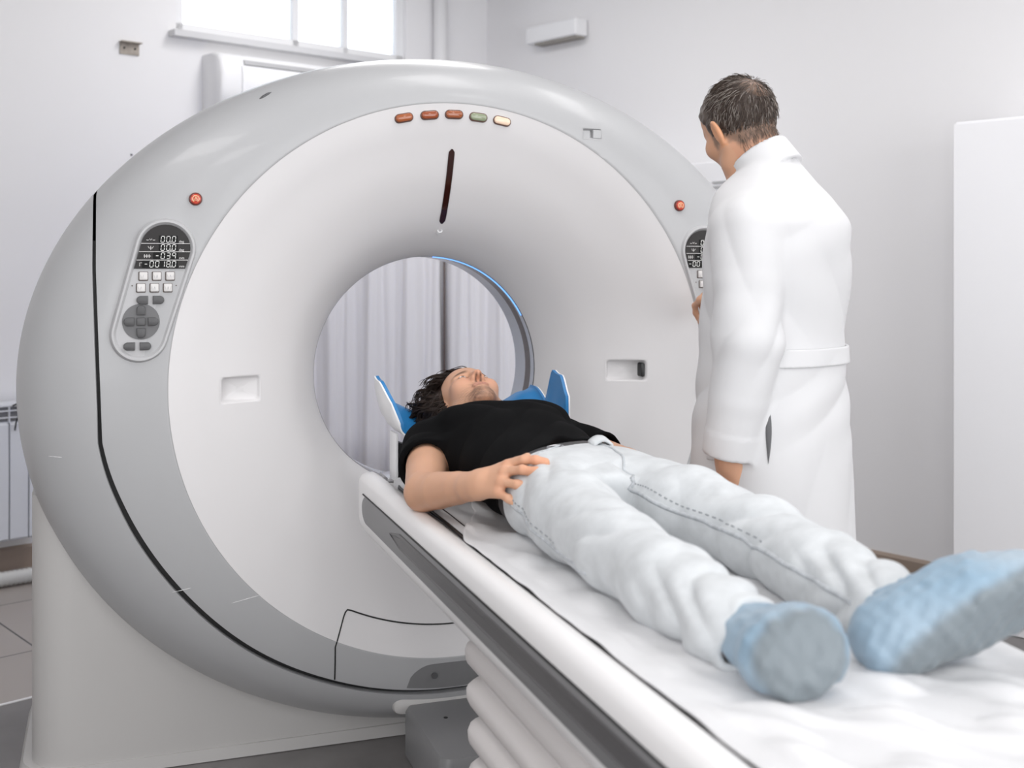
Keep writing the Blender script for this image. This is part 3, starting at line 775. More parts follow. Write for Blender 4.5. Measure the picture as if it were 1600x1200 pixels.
# bellows: pleats narrowing downwards
m = MB(); rows = []
for k in range(61):
    z = -.40 - (k/60)*(.60)
    ph = (k/60)*7*2*math.pi; o = .020*math.cos(ph) - .006*math.cos(2*ph)
    w, y0, y1 = .232+o*.9 - .02*(k/60), -.835+o, -2.1-o
    rows.append([(x, y, z) for x, y in rrect(0, (y0+y1)/2, 2*w, y0-y1, .07, 6)])
m.grid(rows, close_v=True, cap0=True, cap1=True); m.build('bellows', BEL, tb)
m = MB(); out = rrect(0, -1.47, .62, 1.62, .07, 6)
m.grid([[(x, y, FL+.002) for x, y in out], [(x, y, FL+.05) for x, y in out], [(x*.97, -1.47+(y+1.47)*.99, FL+.07) for x, y in out]], close_v=True, cap0=True, cap1=True)
m.build('table_foot', BASEG, tb, auto=40)
m = MB(); out = rrect(0, -.17, .30, .40, .03, 6)
m.grid([[(x, y, FL+.004) for x, y in out], [(x, y, FL+.125) for x, y in out], [(x*.96, -.17+(y+.17)*.975, FL+.137) for x, y in out]], close_v=True, cap0=True, cap1=True)
bx_ = m.build('foot_cover', mat('foot_cover_grey', (.22, .22, .225), .4), tb, auto=40)
m = MB(); m.tube([(-.06, -.10, FL+.1365), (-.06, -.10, FL+.1385)], .006, 12); m.build('screw', BLACK, bx_)

# mattress with black piped edges, and the paper sheet over it
MATT = mat('mattress_vinyl', (.62, .62, .63), .45)
mt = thing('mattress', 'thin pale grey mattress with black edge piping lying on the scanner table', 'mattress', (0, -1.3, -.262))
MW = .238
m = MB(); rows = []
for y in [-.20, -.215] + [-.3-.1*k for k in range(22)] + [-2.5]:
    sh = .85 if y > -.21 else 1
    rows.append([(x*sh, y, z) for x, z in [(-MW, -.250), (-MW+.002, -.238), (-MW+.012, -.232), (0, -.238), (MW-.012, -.232), (MW-.002, -.238), (MW, -.25), (MW-.02, -.2615), (0, -.2575), (-MW+.02, -.2615)]])
m.grid(rows, close_v=True, cap0=True, cap1=True); m.build('pad', MATT, mt, auto=60)
for sg in (-1, 1):
    for x, z, r in ((MW+.001, -.243, .0042), (MW-.017, -.2335, .0026)):
        m = MB(); m.tube([(sg*(x+.002*math.sin(k*.9)-(.02 if k == 0 else 0)), -.215-.08*k, z) for k in range(29)], r, 6); m.build('piping', BLACK, mt)
PAPER = mat('paper_sheet', (.70, .70, .71), .7, bump=(60, .25, .004))
def paper():
    m = MB(); rows = []
    NX, NY = 90, 260
    for j in range(NY+1):
        y = -.36 - (2.50-.36)*j/NY; row = []
        k = min(1, max(0, (-.62-y)/.35)); k = k*k*(3-2*k)
        wg = .010*math.sin(y*9)*(1-.5*k) + .005*math.sin(y*23+1) + .003*math.sin(y*61)
        hl = -.150 - .112*k - .055*math.exp(-((y+.40)/.07)**2) + wg*(1-.8*k)
        if j < 6: hl += .05*(1-j/6)
        q = min(1, max(0, (-1.35-y)/.4)); q = q*q*(3-2*q); xr = .262 + .066*q + .006*math.sin(y*19)*q
        for i in range(NX+1):
            f = i/NX; x = hl + (xr-hl)*f
            z = -.2285 + .0028*math.sin(y*17+x*9) + .0022*math.sin(x*45+y*11+2*math.sin(y*6)) + .0022*math.sin(y*41-x*22)
            z += .010*math.exp(-((x+.19)/.025)**2)*max(0, math.sin(y*11+2*math.sin(y*5)))
            foot = math.exp(-((y+2.02)/.24)**2)*(1 if abs(x) < .22 else .3)       # creases pulled up round the feet
            z += foot*(.007*math.sin(x*38-y*20) + .006*math.sin(x*21+y*33) + .003*math.sin(x*90+y*70))
            zf = -.2305
            if abs(x) > .228: z = zf + .0012 + max(-.0008, (z+.2285)*.35)
            if x > .250: z = zf + .0012 + .0055*min(1, (x-.25)/.02) + .0015*math.sin(y*37+x*60)*min(1, (x-.25)/.02)
            if x > .298: z -= (x-.298)*.55
            row.append((x, y, max(z, zf) if x < .298 else z))
        rows.append(row)
    m.grid(rows); o = m.build('paper_sheet', PAPER, None); s = o.modifiers.new('t', 'SOLIDIFY'); s.thickness = .0010; s.offset = 1
    return tag(o, 'crumpled white disposable paper sheet spread over the mattress under the patient', 'sheet')
paper()

# headrest: white shell, blue pad with raised side wings, black bracket
BLUE = mat('headrest_blue', (.018, .19, .46), .42, bump=(400, .03, .001))
hr = thing('headrest', 'blue padded head holder with two upright white wings at the bore end of the table', 'headrest', (.01, -.05, -.262))
def hz(x, up=0):                                       # trough across the table
    a = abs(x)
    return -.155 + .03*(a/.2)**2
def wingtop(y):                                        # rim of a wing along its length
    return .015
def headrest(off, name, mm, th):
    m = MB(); rows = []
    for k in range(41):                                # along y: from the shoulder end to the crown end
        f = k/40; y = -.205 + .29*f
        prof = []
        ss = lambda a, b: (lambda t: t*t*(3-2*t))(max(0, min(1, (y-a)/(b-a))))
        wing = (.52*ss(-.208, -.188) + .48*ss(-.195, -.125))*(1-ss(-.075, -.035))           # the wings only rise over part of the length
        for q in range(-20, 21):
            t = q/20; a = abs(t)
            if a < .72:
                x = t/.72*.205; z = -.186 + .074*(a/.72)**2
            else:
                g = (a-.72)/.28; ang = g*math.pi/2
                h_ = .02 + .088*wing
                x = math.copysign(.205 + ((.012 if t < 0 else .042)*(1-wing)+.052*wing)*math.sin(ang), t); z = -.112 + h_*(1-math.cos(ang)) + .022*g*wing
            x *= 1 - .10*max(0, (f-.7)/.3)*0
            ff = max(0, min(1, (f-.30)/.62)); ff = ff*ff*(3-2*ff); xx = max(0, min(1, (abs(x)-.07)/.06)); xx = xx*xx*(3-2*xx)
            z += (.056*xx*(1-.12*min(1, a/.72)**4) + .012)*ff
            nx, nz = 0, 1
            prof.append((x, z))
        top = prof; bot = []
        for i, (x, z) in enumerate(prof):
            a, b = prof[max(0, i-1)], prof[min(len(prof)-1, i+1)]; tx, tz = b[0]-a[0], b[1]-a[1]; L = math.hypot(tx, tz)
            bot.append((x+tz/L*th, z-tx/L*th))
        if off:                                        # shell lies under the pad
            top = [(x+(b[0]-x)*off/th, z+(b[1]-z)*off/th) for (x, z), b in zip(top, bot)]
            bot = [(2*b[0]-t_[0]*0-b[0], b[1]) for b, t_ in zip(bot, top)]
        rows.append([(x+.012, y, z) for x, z in top] + [(x+.012, y, z) for x, z in bot[::-1]])
    m.grid(rows, close_v=True, cap0=True, cap1=True)
    return m.build(name, mm, hr, auto=45)
headrest(0, 'pad', BLUE, .009); headrest(.0092, 'shell', WHITE, .0135)
m = MB(); blk = [(-.212, -.250), (.236, -.250), (.236, -.146), (.17, -.172), (.09, -.204), (-.066, -.204), (-.146, -.172), (-.212, -.146)]
m.grid([[(x, y, z) for x, z in blk] for y in (-.168, -.10)], close_v=True, cap0=True, cap1=True); m.build('support_block', BLACK, hr, smooth=False)
m = MB(); m.box((-.2165, -.135, -.187), (.008, .068, .13), None, .002); m.build('side_bracket', WHITE, hr, auto=40)
m = MB(); m.box((.2405, -.135, -.187), (.008, .068, .13), None, .002); m.build('side_bracket', WHITE, hr, auto=40)
m = MB(); m.box((0, -.07, -.2545), (.46, .10, .012), None, .003); m.build('base_plate', STEEL, hr, auto=40)
# ================================================================ people: shared anatomy
def bounded(p, c, r, fn):
    d = np.linalg.norm(p - np.asarray(c, np.float32), axis=1) - r
    m = d < .045
    out = d.copy()
    if m.any(): out[m] = fn(p[m])
    return out
class Frame:
    """local axes: X = the person's left, Y = up through the crown (or along a hand), Z = front"""
    def __init__(s, o, y, z):
        y = Vector(y).normalized(); z = Vector(z); z = (z - y*z.dot(y)).normalized(); x = y.cross(z)
        s.o = np.array(o, np.float32); s.M = np.array([x, y, z], np.float32)        # rows: axes
    def loc(s, p): return (p - s.o) @ s.M.T
    def w(s, q): return np.asarray(q, np.float32) @ s.M + s.o
    def wv(s, q): return Vector([float(a) for a in s.w(np.array([q]))[0]])
def head_sdf(q, jaw=1.0, heavy=0.0):
    """q: local head coordinates"""
    d = ell(q, (0, .028, -.018), (.075, .090, .098))
    d = smin(d, ell(q, (0, .045, .02), (.066, .06, .064)), .03)
    d = smin(d, ell(q, (0, -.040, .018), (.061*jaw, .072, .066)), .03)
    ax = np.abs(q[:, 0]); m = np.stack([ax, q[:, 1], q[:, 2]], 1)
    d = smin(d, cone(m, (.055*jaw, -.045, -.012), (.048*jaw, -.078, .012), .018, .017), .02)
    d = smin(d, cone(m, (.048*jaw, -.078, .012), (.014, -.102, .060), .017, .019), .022)
    d = smin(d, ell(q, (0, -.101, .066), (.022, .017, .017)), .018)
    d = smin(d, ell(m, (.042, -.022, .055), (.026, .024, .026)), .022)
    d = smin(d, cone(m, (.012, .024, .079), (.042, .020, .064), .0095, .009), .014)
    d = smax(d, -ell(m, (.032, .001, .090), (.019, .0115, .017)), .014)
    d = smin(d, ell(m, (.0315, .000, .068), (.0155, .0125, .0135)), .004)
    d = smin(d, cone(q, (0, .016, .080), (0, -.030, .101), .0085, .0125), .011)
    d = smin(d, ell(m, (.0125, -.036, .088), (.0085, .0085, .012)), .006)
    d = smax(d, -ell(m, (.0068, -.0455, .0965), (.0042, .006, .0075)), .003)
    d = smin(d, ell(q, (0, -.066, .0815), (.025, .0062, .0095)), .006)
    d = smin(d, ell(q, (0, -.0775, .079), (.020, .0072, .0105)), .006)
    d = smax(d, -cone(m, (0, -.0712, .0925), (.024, -.0725, .083), .0016, .0012), .004)
    d = smin(d, ell(q, (0, -.088, .074), (.02, .008, .008)), .012)
    # ears
    er = rotm(0, 0, 0)
    e = ell(m, (.081, -.006, -.014), (.009, .033, .0195), rotm(8, -22, -8))
    e = smax(e, -ell(m, (.089, -.002, -.009), (.006, .020, .0095), rotm(8, -22, -8)), .005)
    d = smin(d, e, .008)
    return d
EAR = 0
def hand_sdf(q, curl, spread, thumb, side):
    """local: Y from the wrist along the fingers, X towards the little finger for side=+1, Z out of the back of the hand.
    curl: four triples of joint angles (degrees towards the palm), spread: four angles; thumb: (out angle, down angle, bend)"""
    q = q*np.array([side, 1, 1], np.float32)
    base = [(-.030, .088, .002), (-.010, .093, .006), (.011, .089, .004), (.030, .080, -.002)]
    d = None
    for (x, y, z) in base:
        e = cone(q, (x*.55, .012, 0), (x, y, z-.002), .0150, .0125); d = e if d is None else smin(d, e, .016)
    d = smin(d, cone(q, (0, -.03, 0), (0, .02, 0), .024, .026), .02)
    d = smin(d, cone(q, (-.012, .03, -.010), (-.024, .055, -.012), .016, .012), .014)
    L = [(.043, .026, .021), (.047, .030, .022), (.044, .028, .022), (.035, .021, .019)]; rr = (.0098, .0090, .0083, .0070)
    for i in range(4):
        p = np.array(base[i]); a = R(spread[i]); ang = 0; pts = [p]
        for j in range(3):
            ang += R(curl[i][j]); dr = np.array([math.sin(a)*math.cos(ang), math.cos(a)*math.cos(ang), -math.sin(ang)]); p = p + dr*L[i][j]; pts.append(p)
        k = .9 if i == 3 else 1
        f = chain(q, pts, [r*k for r in rr], .006)
        d = smin(d, f, .007)
    o, dn, bd = thumb
    p = np.array([-.018, .022, -.006]); pts = [p]; a = R(o); b = R(dn)
    for j, l in enumerate((.046, .034, .027)):
        dr = np.array([-math.sin(a)*math.cos(b), math.cos(a)*math.cos(b), -math.sin(b)]); p = p + dr*l; pts.append(p); a -= R(bd); b += R(bd*.5)
    d = smin(d, chain(q, pts, (.0155, .0125, .0108, .0082), .008), .012)
    return d
def strands(m, paths, r0, r1, n=4):
    for P in paths:
        k = len(P); m.tube(P, [r0 + (r1-r0)*(i/(k-1))**2 for i in range(k)], n, caps=False)
SKIN_S = .0
def skin_mat(name, c):
    return mat(name, c, .45, attr='Col', sss=.12, bump=(500, .06, .001), spec=.4)
def surf_pt(f, p, it=6):
    p = np.array([p], np.float32); e = .002
    for _ in range(it):
        d = f(p); g = np.stack([f(p+np.eye(3, dtype=np.float32)[i]*e)-f(p-np.eye(3, dtype=np.float32)[i]*e) for i in range(3)], 1)/(2*e)
        p = p - (d/np.maximum((g*g).sum(1), .2))[:, None]*g
    return Vector([float(v) for v in p[0]])
def surf_path(f, pts, out=0.0, n=8):
    res = []
    for p in path(pts, n):
        s = surf_pt(f, tuple(p)); res.append(s)
    return res

# ================================================================ the patient
pt = thing('person', 'man in black T-shirt, pale jeans and blue shoe covers lying on the scanner table', 'person', (0, -.95, -.236))
PH = Frame((.023, -.063, -.062), (-.02, .96, .26), (.03, -.255, .966))
SH = {1: ((-.165, -.315, -.135), (-.268, -.640, -.188), (-.212, -.878, -.132)), -1: ((.172, -.315, -.135), (.262, -.600, -.165), (.235, -.80, -.150))}
WR = Frame(SH[1][2], (.35, -.93, .28), (-.12, -.02, 1))
HANDR = Frame((-.216, -.885, -.130), (.36, -.88, .30), (-.74, -.26, .62))
HANDL = Frame((.235, -.80, -.150), (-.05, -.98, .10), (.55, 0, .83))
def sections(y, ys, vals): return np.interp(y, ys, vals).astype(np.float32)
TY = [-1.06, -1.0, -.93, -.80, -.65, -.50, -.38, -.29, -.22, -.16]
TA = [.10, .158, .168, .168, .165, .178, .186, .180, .11, .06]
TB = [.06, .076, .083, .086, .094, .104, .104, .082, .054, .045]
TC = [-.155, -.156, -.153, -.150, -.143, -.132, -.128, -.130, -.128, -.12]
tA, tB, tC = table_of(TY, TA), table_of(TY, TB), table_of(TY, TC)
def torso(p, grow=0.0):
    y = p[:, 1]; a = tA(y)+grow; b = tB(y)+grow; c = tC(y)
    u = np.abs(p[:, 0])/a; w = np.abs(p[:, 2]-c)/b
    k = (u**2.4+w**2.4)**(1/2.4)
    g = np.sqrt((u/a)**2+(w/b)**2)/np.maximum(k, .05)
    d = (k-1)/np.maximum(g, 1/a.max())
    return smax(d.astype(np.float32), np.maximum(p[:, 1]+.14, -1.08-p[:, 1]), .03)
LEG = {1: ((-.090, -.94, -.150), (-.112, -1.36, -.160), (-.106, -1.760, -.186)), -1: ((.098, -.94, -.146), (.178, -1.37, -.165), (.152, -1.775, -.184))}
def patient_body(p):
    d = bounded(p, PH.w((0, -.01, 0)), .17, lambda q: head_sdf(PH.loc(q), 1.10))
    nk = PH.wv((0, -.075, -.025)); d = smin(d, cone(p, tuple(nk), (.004, -.245, -.135), .058, .066), .025)
    d = smin(d, torso(p, -.014), .04)
    for s in (1, -1):
        a, e, w = SH[s]
        arm = chain(p, [a, tuple((Vector(a)*.5+Vector(e)*.5)), e], [.055, .0505, .0435], .003)
        arm = smin(arm, chain(p, [e, tuple(Vector(e)*.7+Vector(w)*.3), tuple(Vector(e)*.35+Vector(w)*.65), w], [.0432, .0412, .0355, .0285], .003), .010)
        d = smin(d, arm, .03)
    d = smin(d, bounded(p, HANDR.w((0, .08, 0)), .15, lambda q: hand_sdf(HANDR.loc(q), [(8, 22, 18), (10, 26, 20), (16, 30, 24), (18, 28, 22)], (-10, -2, 10, 26), (18, 6, -2), 1)), .018)
    d = smin(d, bounded(p, HANDL.w((0, .08, 0)), .15, lambda q: hand_sdf(HANDL.loc(q), [(20, 30, 20), (22, 32, 22), (26, 34, 24), (30, 36, 26)], (-6, -1, 4, 10), (24, 12, 6), -1)), .018)
    for s in (1, -1):
        h, k, a = LEG[s]; d = smin(d, chain(p, [h, k, a], [.07, .05, .036], .02), .03)
        f0, f1 = Vector(FT[s][0]), Vector(FT[s][1]); d = smin(d, chain(p, [a, tuple(f0+Vector((0, .02, .004))), tuple(f0*.45+f1*.55+Vector((0, .02, 0)))], [.036, .032, .024], .02), .02)
    return smax(d, -.2300-p[:, 2], .005)
# feet: heel, ball, toes
FT = {1: ((-.082, -1.840, -.192), (-.106, -1.905, -.150), (-.118, -1.945, -.130)), -1: ((.085, -1.855, -.188), (.190, -1.900, -.140), (.290, -1.935, -.112))}
SK = np.array([.66, .375, .245]); LIPC = np.array([.50, .21, .16]); BRD = np.array([.17, .095, .065])
def patient_col(V):
    q = PH.loc(V); c = np.tile(SK, (len(V), 1)); n = wob(V, 3, 70, 6)
    c = c*(1+.05*n[:, None])
    near = sstep(.19, .15, np.linalg.norm(q, axis=1))
    ch = np.exp(-((np.abs(q[:, 0])-.042)**2/.0006+(q[:, 1]+.03)**2/.0006))*near; c = mixc(c, [.72, .34, .235], .35*ch)
    nz = np.exp(-((q[:, 0])**2/.0004+(q[:, 1]+.035)**2/.0003+(q[:, 2]-.098)**2/.0006)); c = mixc(c, [.72, .29, .17], .5*nz)
    ns = np.exp(-((np.abs(q[:, 0])-.0068)**2/.00001+(q[:, 1]+.044)**2/.00004))*(q[:, 2] > .08); c = mixc(c, [.05, .02, .012], .9*np.clip(ns*1.3, 0, 1))
    lips = np.exp(-((q[:, 0]/.024)**4+((q[:, 1]+.0715)/.0105)**4))*(q[:, 2] > .068); c = mixc(c, LIPC, .75*lips)
    g = wob(V, 9, 900, 7)*.5+.5
    bd = sstep(.03, .0, np.abs(np.abs(q[:, 0])-.022)-.004)*sstep(-.079, -.09, q[:, 1])*sstep(-.135, -.115, q[:, 1])*(q[:, 2] > .01)
    chin = np.clip(bd, 0, 1); c = mixc(c, BRD, np.clip(.95*chin*(.45+.55*np.clip(g, 0, 1)), 0, .9))
    jw = sstep(-.04, -.075, q[:, 1])*sstep(-.15, -.11, q[:, 1])*sstep(.085, .06, np.abs(q[:, 0])-.0)*near*(q[:, 2] > -.02); c = mixc(c, BRD, .42*jw*np.clip(g, 0, 1))
    mu = np.exp(-((np.abs(q[:, 0])-.016)/.014)**2-((q[:, 1]+.056)/.006)**2)*(q[:, 2] > .06); c = mixc(c, BRD, .35*mu*np.clip(g+.2, 0, 1))
    br = np.exp(-((np.abs(q[:, 0])-.033)/.019)**4-((q[:, 1]-.0235+.2*(np.abs(q[:, 0])-.033)**2/.02)/.0048)**4)*(q[:, 2] > .05); c = mixc(c, [.06, .032, .02], .85*br)
    ed = np.exp(-((np.abs(q[:, 0])-.0315)/.0165)**4-((q[:, 1]+.000)/.0042)**4)*(q[:, 2] > .068); c = mixc(c, [.10, .05, .035], .8*ed)
    h = HANDR.loc(V); kn = np.exp(-((h[:, 1]-.092)/.012)**2)*(np.linalg.norm(h, axis=1) < .2); c = mixc(c, [.66, .31, .19], .4*kn)
    tp = sstep(.125, .16, h[:, 1])*(np.linalg.norm(h, axis=1) < .24); c = mixc(c, [.70, .30, .17], .45*tp)
    return np.clip(c, 0, 1)
PSKIN = skin_mat('patient_skin', tuple(SK))
pb = sdf_obj('body', patient_body, (-.36, -2.0, -.26), (.36, .14, .10), .0036, PSKIN, pt, patient_col)
EYEW = mat('eye_white', (.75, .72, .70), .15); EYED = mat('eye_iris', (.05, .03, .02), .1)
def eyes(fr, parent, look=(0, 0)):
    for s in (-1, 1):
        c = fr.wv((s*.0315, .0002, .0730)); m = MB(); rows = []
        ax = Vector([float(v) for v in fr.M[2]]); up = Vector([float(v) for v in fr.M[1]]); sx = Vector([float(v) for v in fr.M[0]])
        for i in range(9):
            a = math.pi*.5*i/8; rows.append([c + ax*(.0104*math.cos(a)) + (sx*math.cos(t)+up*.32*math.sin(t))*(.0118*math.sin(a)) for t in [2*math.pi*k/20 for k in range(20)]])
        m.grid(rows, close_v=True); e = m.build('eye', EYEW, parent)
        m = MB(); rows = []
        for i in range(5):
            a = math.pi*.16*i/4; rows.append([c + ax*(.0109*math.cos(a)) + (sx*math.cos(t)+up*.55*math.sin(t))*(.0112*math.sin(a)) for t in [2*math.pi*k/16 for k in range(16)]])
        m.grid(rows, close_v=True); m.build('iris', EYED, e)
eyes(PH, pt)

# hair: a cap plus wavy locks that fall back on the pad
HAIR = mat('hair_dark_brown', (.027, .014, .009), .42, spec=.35, mottle=(60, .55, 5))
def hair_cap(q):
    d = ell(q, (0, .042, -.028), (.086, .090, .098))
    d = smin(d, ell(q, (-.045, .030, -.045), (.072, .07, .065)), .03)
    d = smin(d, ell(q, (-.076, -.008, -.030), (.030, .056, .050)), .02)
    d = smin(d, ell(q, (.072, -.024, -.040), (.031, .056, .050)), .02)
    d = d + .0035*wob(q, 21, 130, 6)
    ax = np.abs(q[:, 0])
    face = np.maximum(q[:, 2]*.72 + (.062-q[:, 1])*.70 - .055, 0)*1.0 + (q[:, 2]*.72 + (.062-q[:, 1])*.70 - .055)*0
    hl = q[:, 2]*.80 - q[:, 1]*.50 + .012 - .28*np.maximum(0, ax-.045)       # keeps the face free, comes down over the temples
    return smax(smax(d, hl, .010), -.062-q[:, 1], .02)
def patient_hair(p): return bounded(p, PH.w((0, .02, -.03)), .19, lambda x: hair_cap(PH.loc(x)))
ph = sdf_obj('hair', patient_hair, (-.22, -.24, -.24), (.20, .16, .09), .0038, HAIR, pt)
rnd = random.Random(7)
def lock(root, d, L, amp, waves, sag, phs, n=12):
    nrm = Vector((root.x, root.y-.03, root.z+.03)).normalized(); side = d.cross(nrm).normalized(); P = []
    for k in range(n):
        t = k/(n-1); q = root + d*L*t + nrm*(.012*math.sin(t*2.6)) + side*(amp*math.sin(t*waves+phs)*(.35+.65*t)) + nrm*(amp*.7*math.cos(t*waves+phs)*t)
        g = PH.wv(tuple(q)); g.z -= sag*t*t; g.z = max(g.z, -.150); P.append(g)
    return P
thick, thin = [], []; HW = 1.5
for i in range(1500):
    a = rnd.uniform(-math.pi, math.pi); el = rnd.uniform(-.5, 1.3)
    root = Vector((math.cos(a)*math.cos(el)*.083, .042 + .086*math.sin(el), -.028+math.sin(a)*math.cos(el)*.094))
    if root.z*.80 - root.y*.50 + .012 - .28*max(0, abs(root.x)-.045) > -.004 or root.y < (-.075 if abs(root.x) > .05 else -.05): continue
    left = root.x < .025
    if not left and rnd.random() < .3: continue
    d = Vector((-.9 if left else .35, .30+rnd.uniform(-.45, .45), -.35+rnd.uniform(-.35, .3))).normalized()
    L = rnd.uniform(.05, .115) if left else rnd.uniform(.03, .06)
    P = lock(root, d, L*.85, rnd.uniform(.008, .015), rnd.uniform(6, 11), rnd.uniform(.01, .05), rnd.uniform(0, 6.28), 14)
    (thick if len(thick) < 210 else thin).append(P)
    if len(thin) > 420: break
for i in range(60):                                    # fringe swept across the hairline to the side
    x = rnd.uniform(-.05, .06)
    root = Vector((x, .078+rnd.uniform(-.012, .02), .062-abs(x)*.35+rnd.uniform(-.012, .01)))
    d = Vector((-.9, .25+rnd.uniform(-.3, .3), -.15-.2*(x < 0)+rnd.uniform(-.2, .25))).normalized()
    (thick if i % 3 == 0 else thin).append(lock(root, d, rnd.uniform(.05, .09), .006, 8, .02, rnd.uniform(0, 6.28)))
for i in range(90):                                    # tumbled locks over the ear and temple
    root = Vector((-.088+rnd.uniform(-.006, .012), rnd.uniform(-.055, .06), rnd.uniform(-.065, .012)))
    d = Vector((-.7+rnd.uniform(-.3, .4), rnd.uniform(-.5, .4), -.8+rnd.uniform(-.2, .5))).normalized()
    thick.append(lock(root, d, rnd.uniform(.035, .075), rnd.uniform(.006, .012), rnd.uniform(6, 10), .02, rnd.uniform(0, 6.28)))
for i in range(40):                                    # and the tuft on the far side
    root = Vector((.085+rnd.uniform(-.01, .006), rnd.uniform(-.055, .03), rnd.uniform(-.07, -.01)))
    d = Vector((.6+rnd.uniform(-.3, .3), rnd.uniform(-.5, .3), -.7+rnd.uniform(-.2, .4))).normalized()
    thick.append(lock(root, d, rnd.uniform(.025, .05), rnd.uniform(.005, .010), 8, .015, rnd.uniform(0, 6.28)))
def tuft(paths, n, spread):                            # a lock is a bundle of hairs that meet at the tip
    out = []
    for P in paths:
        t = (P[1]-P[0]).normalized(); a = t.orthogonal().normalized(); b = t.cross(a)
        for k in range(n):
            u, w, e = rnd.gauss(0, 1), rnd.gauss(0, 1), rnd.uniform(.75, 1.12); K = len(P)
            out.append([p + (a*u+b*w)*spread*(1-.72*i/(K-1)) + (p-P[0])*(e-1)*.6*i/(K-1) for i, p in enumerate(P)])
    return out
m = MB(); strands(m, tuft(thick, 12, .0042), .0015, .0004, 3); strands(m, thin, .0013, .0003, 3); m.build('hair_locks', HAIR, ph)

# T-shirt
TEE = mat('tshirt_black', (.0045, .0045, .005), .9, bump=(700, .2, .001), spec=.08)
def hem_y(x): return -.850 + .50*(x+.03) + .058*np.exp(-((x-.015)/.06)**2)
def folds_tee(p):
    ridge = lambda s: 1-np.abs(np.sin(s))*1.6
    f = .0050*ridge((p[:, 0]*.62 - p[:, 1]*.78)*31 + 1.5*p[:, 1] + .9*np.sin(p[:, 0]*14)) * sstep(-.38, -.6, p[:, 1])
    f += .0045*ridge((p[:, 0]*.9 + p[:, 1]*.45)*24 + .8*np.sin(p[:, 1]*17))*sstep(-.7, -.45, p[:, 1])
    return f + .0018*wob(p, 5, 40, 5)
def tee(p):
    d = torso(p, .004)
    d = smin(d, ell(p, (-.085, -.42, -.058), (.075, .085, .035)), .03); d = smin(d, ell(p, (.085, -.42, -.056), (.075, .085, .035)), .03)
    hem = hem_y(p[:, 0]) + .006*np.sin(p[:, 0]*55) - p[:, 1]
    d = smax(d + folds_tee(p), hem, .004)
    for s in (1, -1):
        a, e, w = [np.array(v, np.float32) for v in SH[s]]
        end = a + (e-a)*(.47 if s == 1 else .72)
        sl = cone(p, a, end, .068, .070 if s == 1 else .066)
        ax = (e-a)/np.linalg.norm(e-a)
        cut = (p-end) @ ax
        sl = smax(sl + folds_tee(p)*.8, cut - .0, .006)
        inner = np.maximum(cone(p, a, e, .058, .056), -(cut+.03))
        sl = smax(sl, -inner, .003)
        d = smin(d, sl, .035) if s == 1 else smin(d, sl, .03)
        d = np.where((cut > -.03) & (inner < 0), np.maximum(d, -inner), d)
    d = np.maximum(d, -np.maximum(torso(p, -.009), -(p[:, 1]-hem_y(p[:, 0])-.04)*1.0 - .0) ) if False else d
    nk = np.array([.002, -.235, -.105], np.float32)
    d = smax(d, -cone(p, PH.w((0, -.07, -.02)), nk, .074, .070), .005)
    d = smax(d, -.2310-p[:, 2], .006)
    return smax(d, p[:, 1]+.172+.30*np.maximum(0, -.13-p[:, 2]), .01)
ts = sdf_obj('tshirt', tee, (-.36, -1.0, -.25), (.36, -.10, .01), .0045, TEE, pt)
m = MB(); c0 = Vector((.004, -.208, -.108)); P = []

# belt, jeans
JEAN = mat('pale_denim', (.60, .622, .637), .8, mottle=(26, .91, 6), bump=(900, .35, .0012), sheen=.1)
JSEAM = mat('denim_seam', (.52, .545, .57), .8, mottle=(90, .75, 4))
BELT = mat('belt_leather', (.018, .017, .018), .4)
def waist_y(x): return -.892 + .36*(x+.03)
def jfold(p):
    f = .0022*wob(p, 11, 30, 6)
    x, y, z = p[:, 0], p[:, 1], p[:, 2]
    ridge = lambda s: 1-np.abs(np.sin(s))*1.6                 # sharp-crested creases
    # drag lines from the crotch over the thighs, bunching at knees and ankles
    f += .0050*ridge((y*.86+np.abs(x-.03)*1.2)*30 + 1.1*np.sin(x*25))*np.exp(-((y+1.05)/.08)**2)
    f += .0042*ridge((y*.5+x*.9)*24 + 1.5*np.sin(y*13))*np.exp(-((y+1.20)/.10)**2)
    f += .0060*ridge((y+.7*x)*27+1.4*np.sin(x*23+z*18))*np.exp(-((y+1.40)/.10)**2)
    f += .0042*ridge((y*.55-.9*x)*26+1.5*np.sin(y*11))*np.exp(-((y+1.55)/.08)**2)
    f += .0085*ridge((y*.9-.55*x)*36+1.5*np.sin(z*40+x*20))*np.exp(-((y+1.71)/.09)**2)
    return f
def jean_core(p):
    d = smax(torso(p, .011), p[:, 1]+.70, .01)
    for s in (1, -1):
        h, k, a = LEG[s]; kk = Vector(k); hh = Vector(h); aa = Vector(a)
        mid = hh*.5+kk*.5 + Vector((0, 0, .004)); cm = kk*.5+aa*.5
        q = p.copy(); q[:, 2] = (q[:, 2]+.150)*1.06-.150
        d = smin(d, chain(q, [tuple(hh+Vector((0, .03, 0))), tuple(mid), tuple(kk), tuple(cm), tuple(aa)], [.086, .085, .073, .070, .066], .03), .022)
    return d
def jeans(p):
    d = jean_core(p) + jfold(p)
    d = smax(d, p[:, 1] - waist_y(p[:, 0]), .004)
    d = smax(d, -.2305-p[:, 2], .006)
    for s in (1, -1):
        a = np.array(LEG[s][2], np.float32); k = np.array(LEG[s][1], np.float32); ax = (a-k)/np.linalg.norm(a-k)
        t = (p-a) @ ax; near = (p[:, 0] < .03) if s == 1 else (p[:, 0] >= .03)
        cut = t - .040 - .010*np.sin(np.arctan2(p[:, 2]-a[2], p[:, 0]-a[0])*3)
        inner = np.maximum(cone(p, k, a, .06, .052), -(t+.01))
        d = np.where(near, smax(smax(d, cut, .006), -inner, .004), d)
    return d
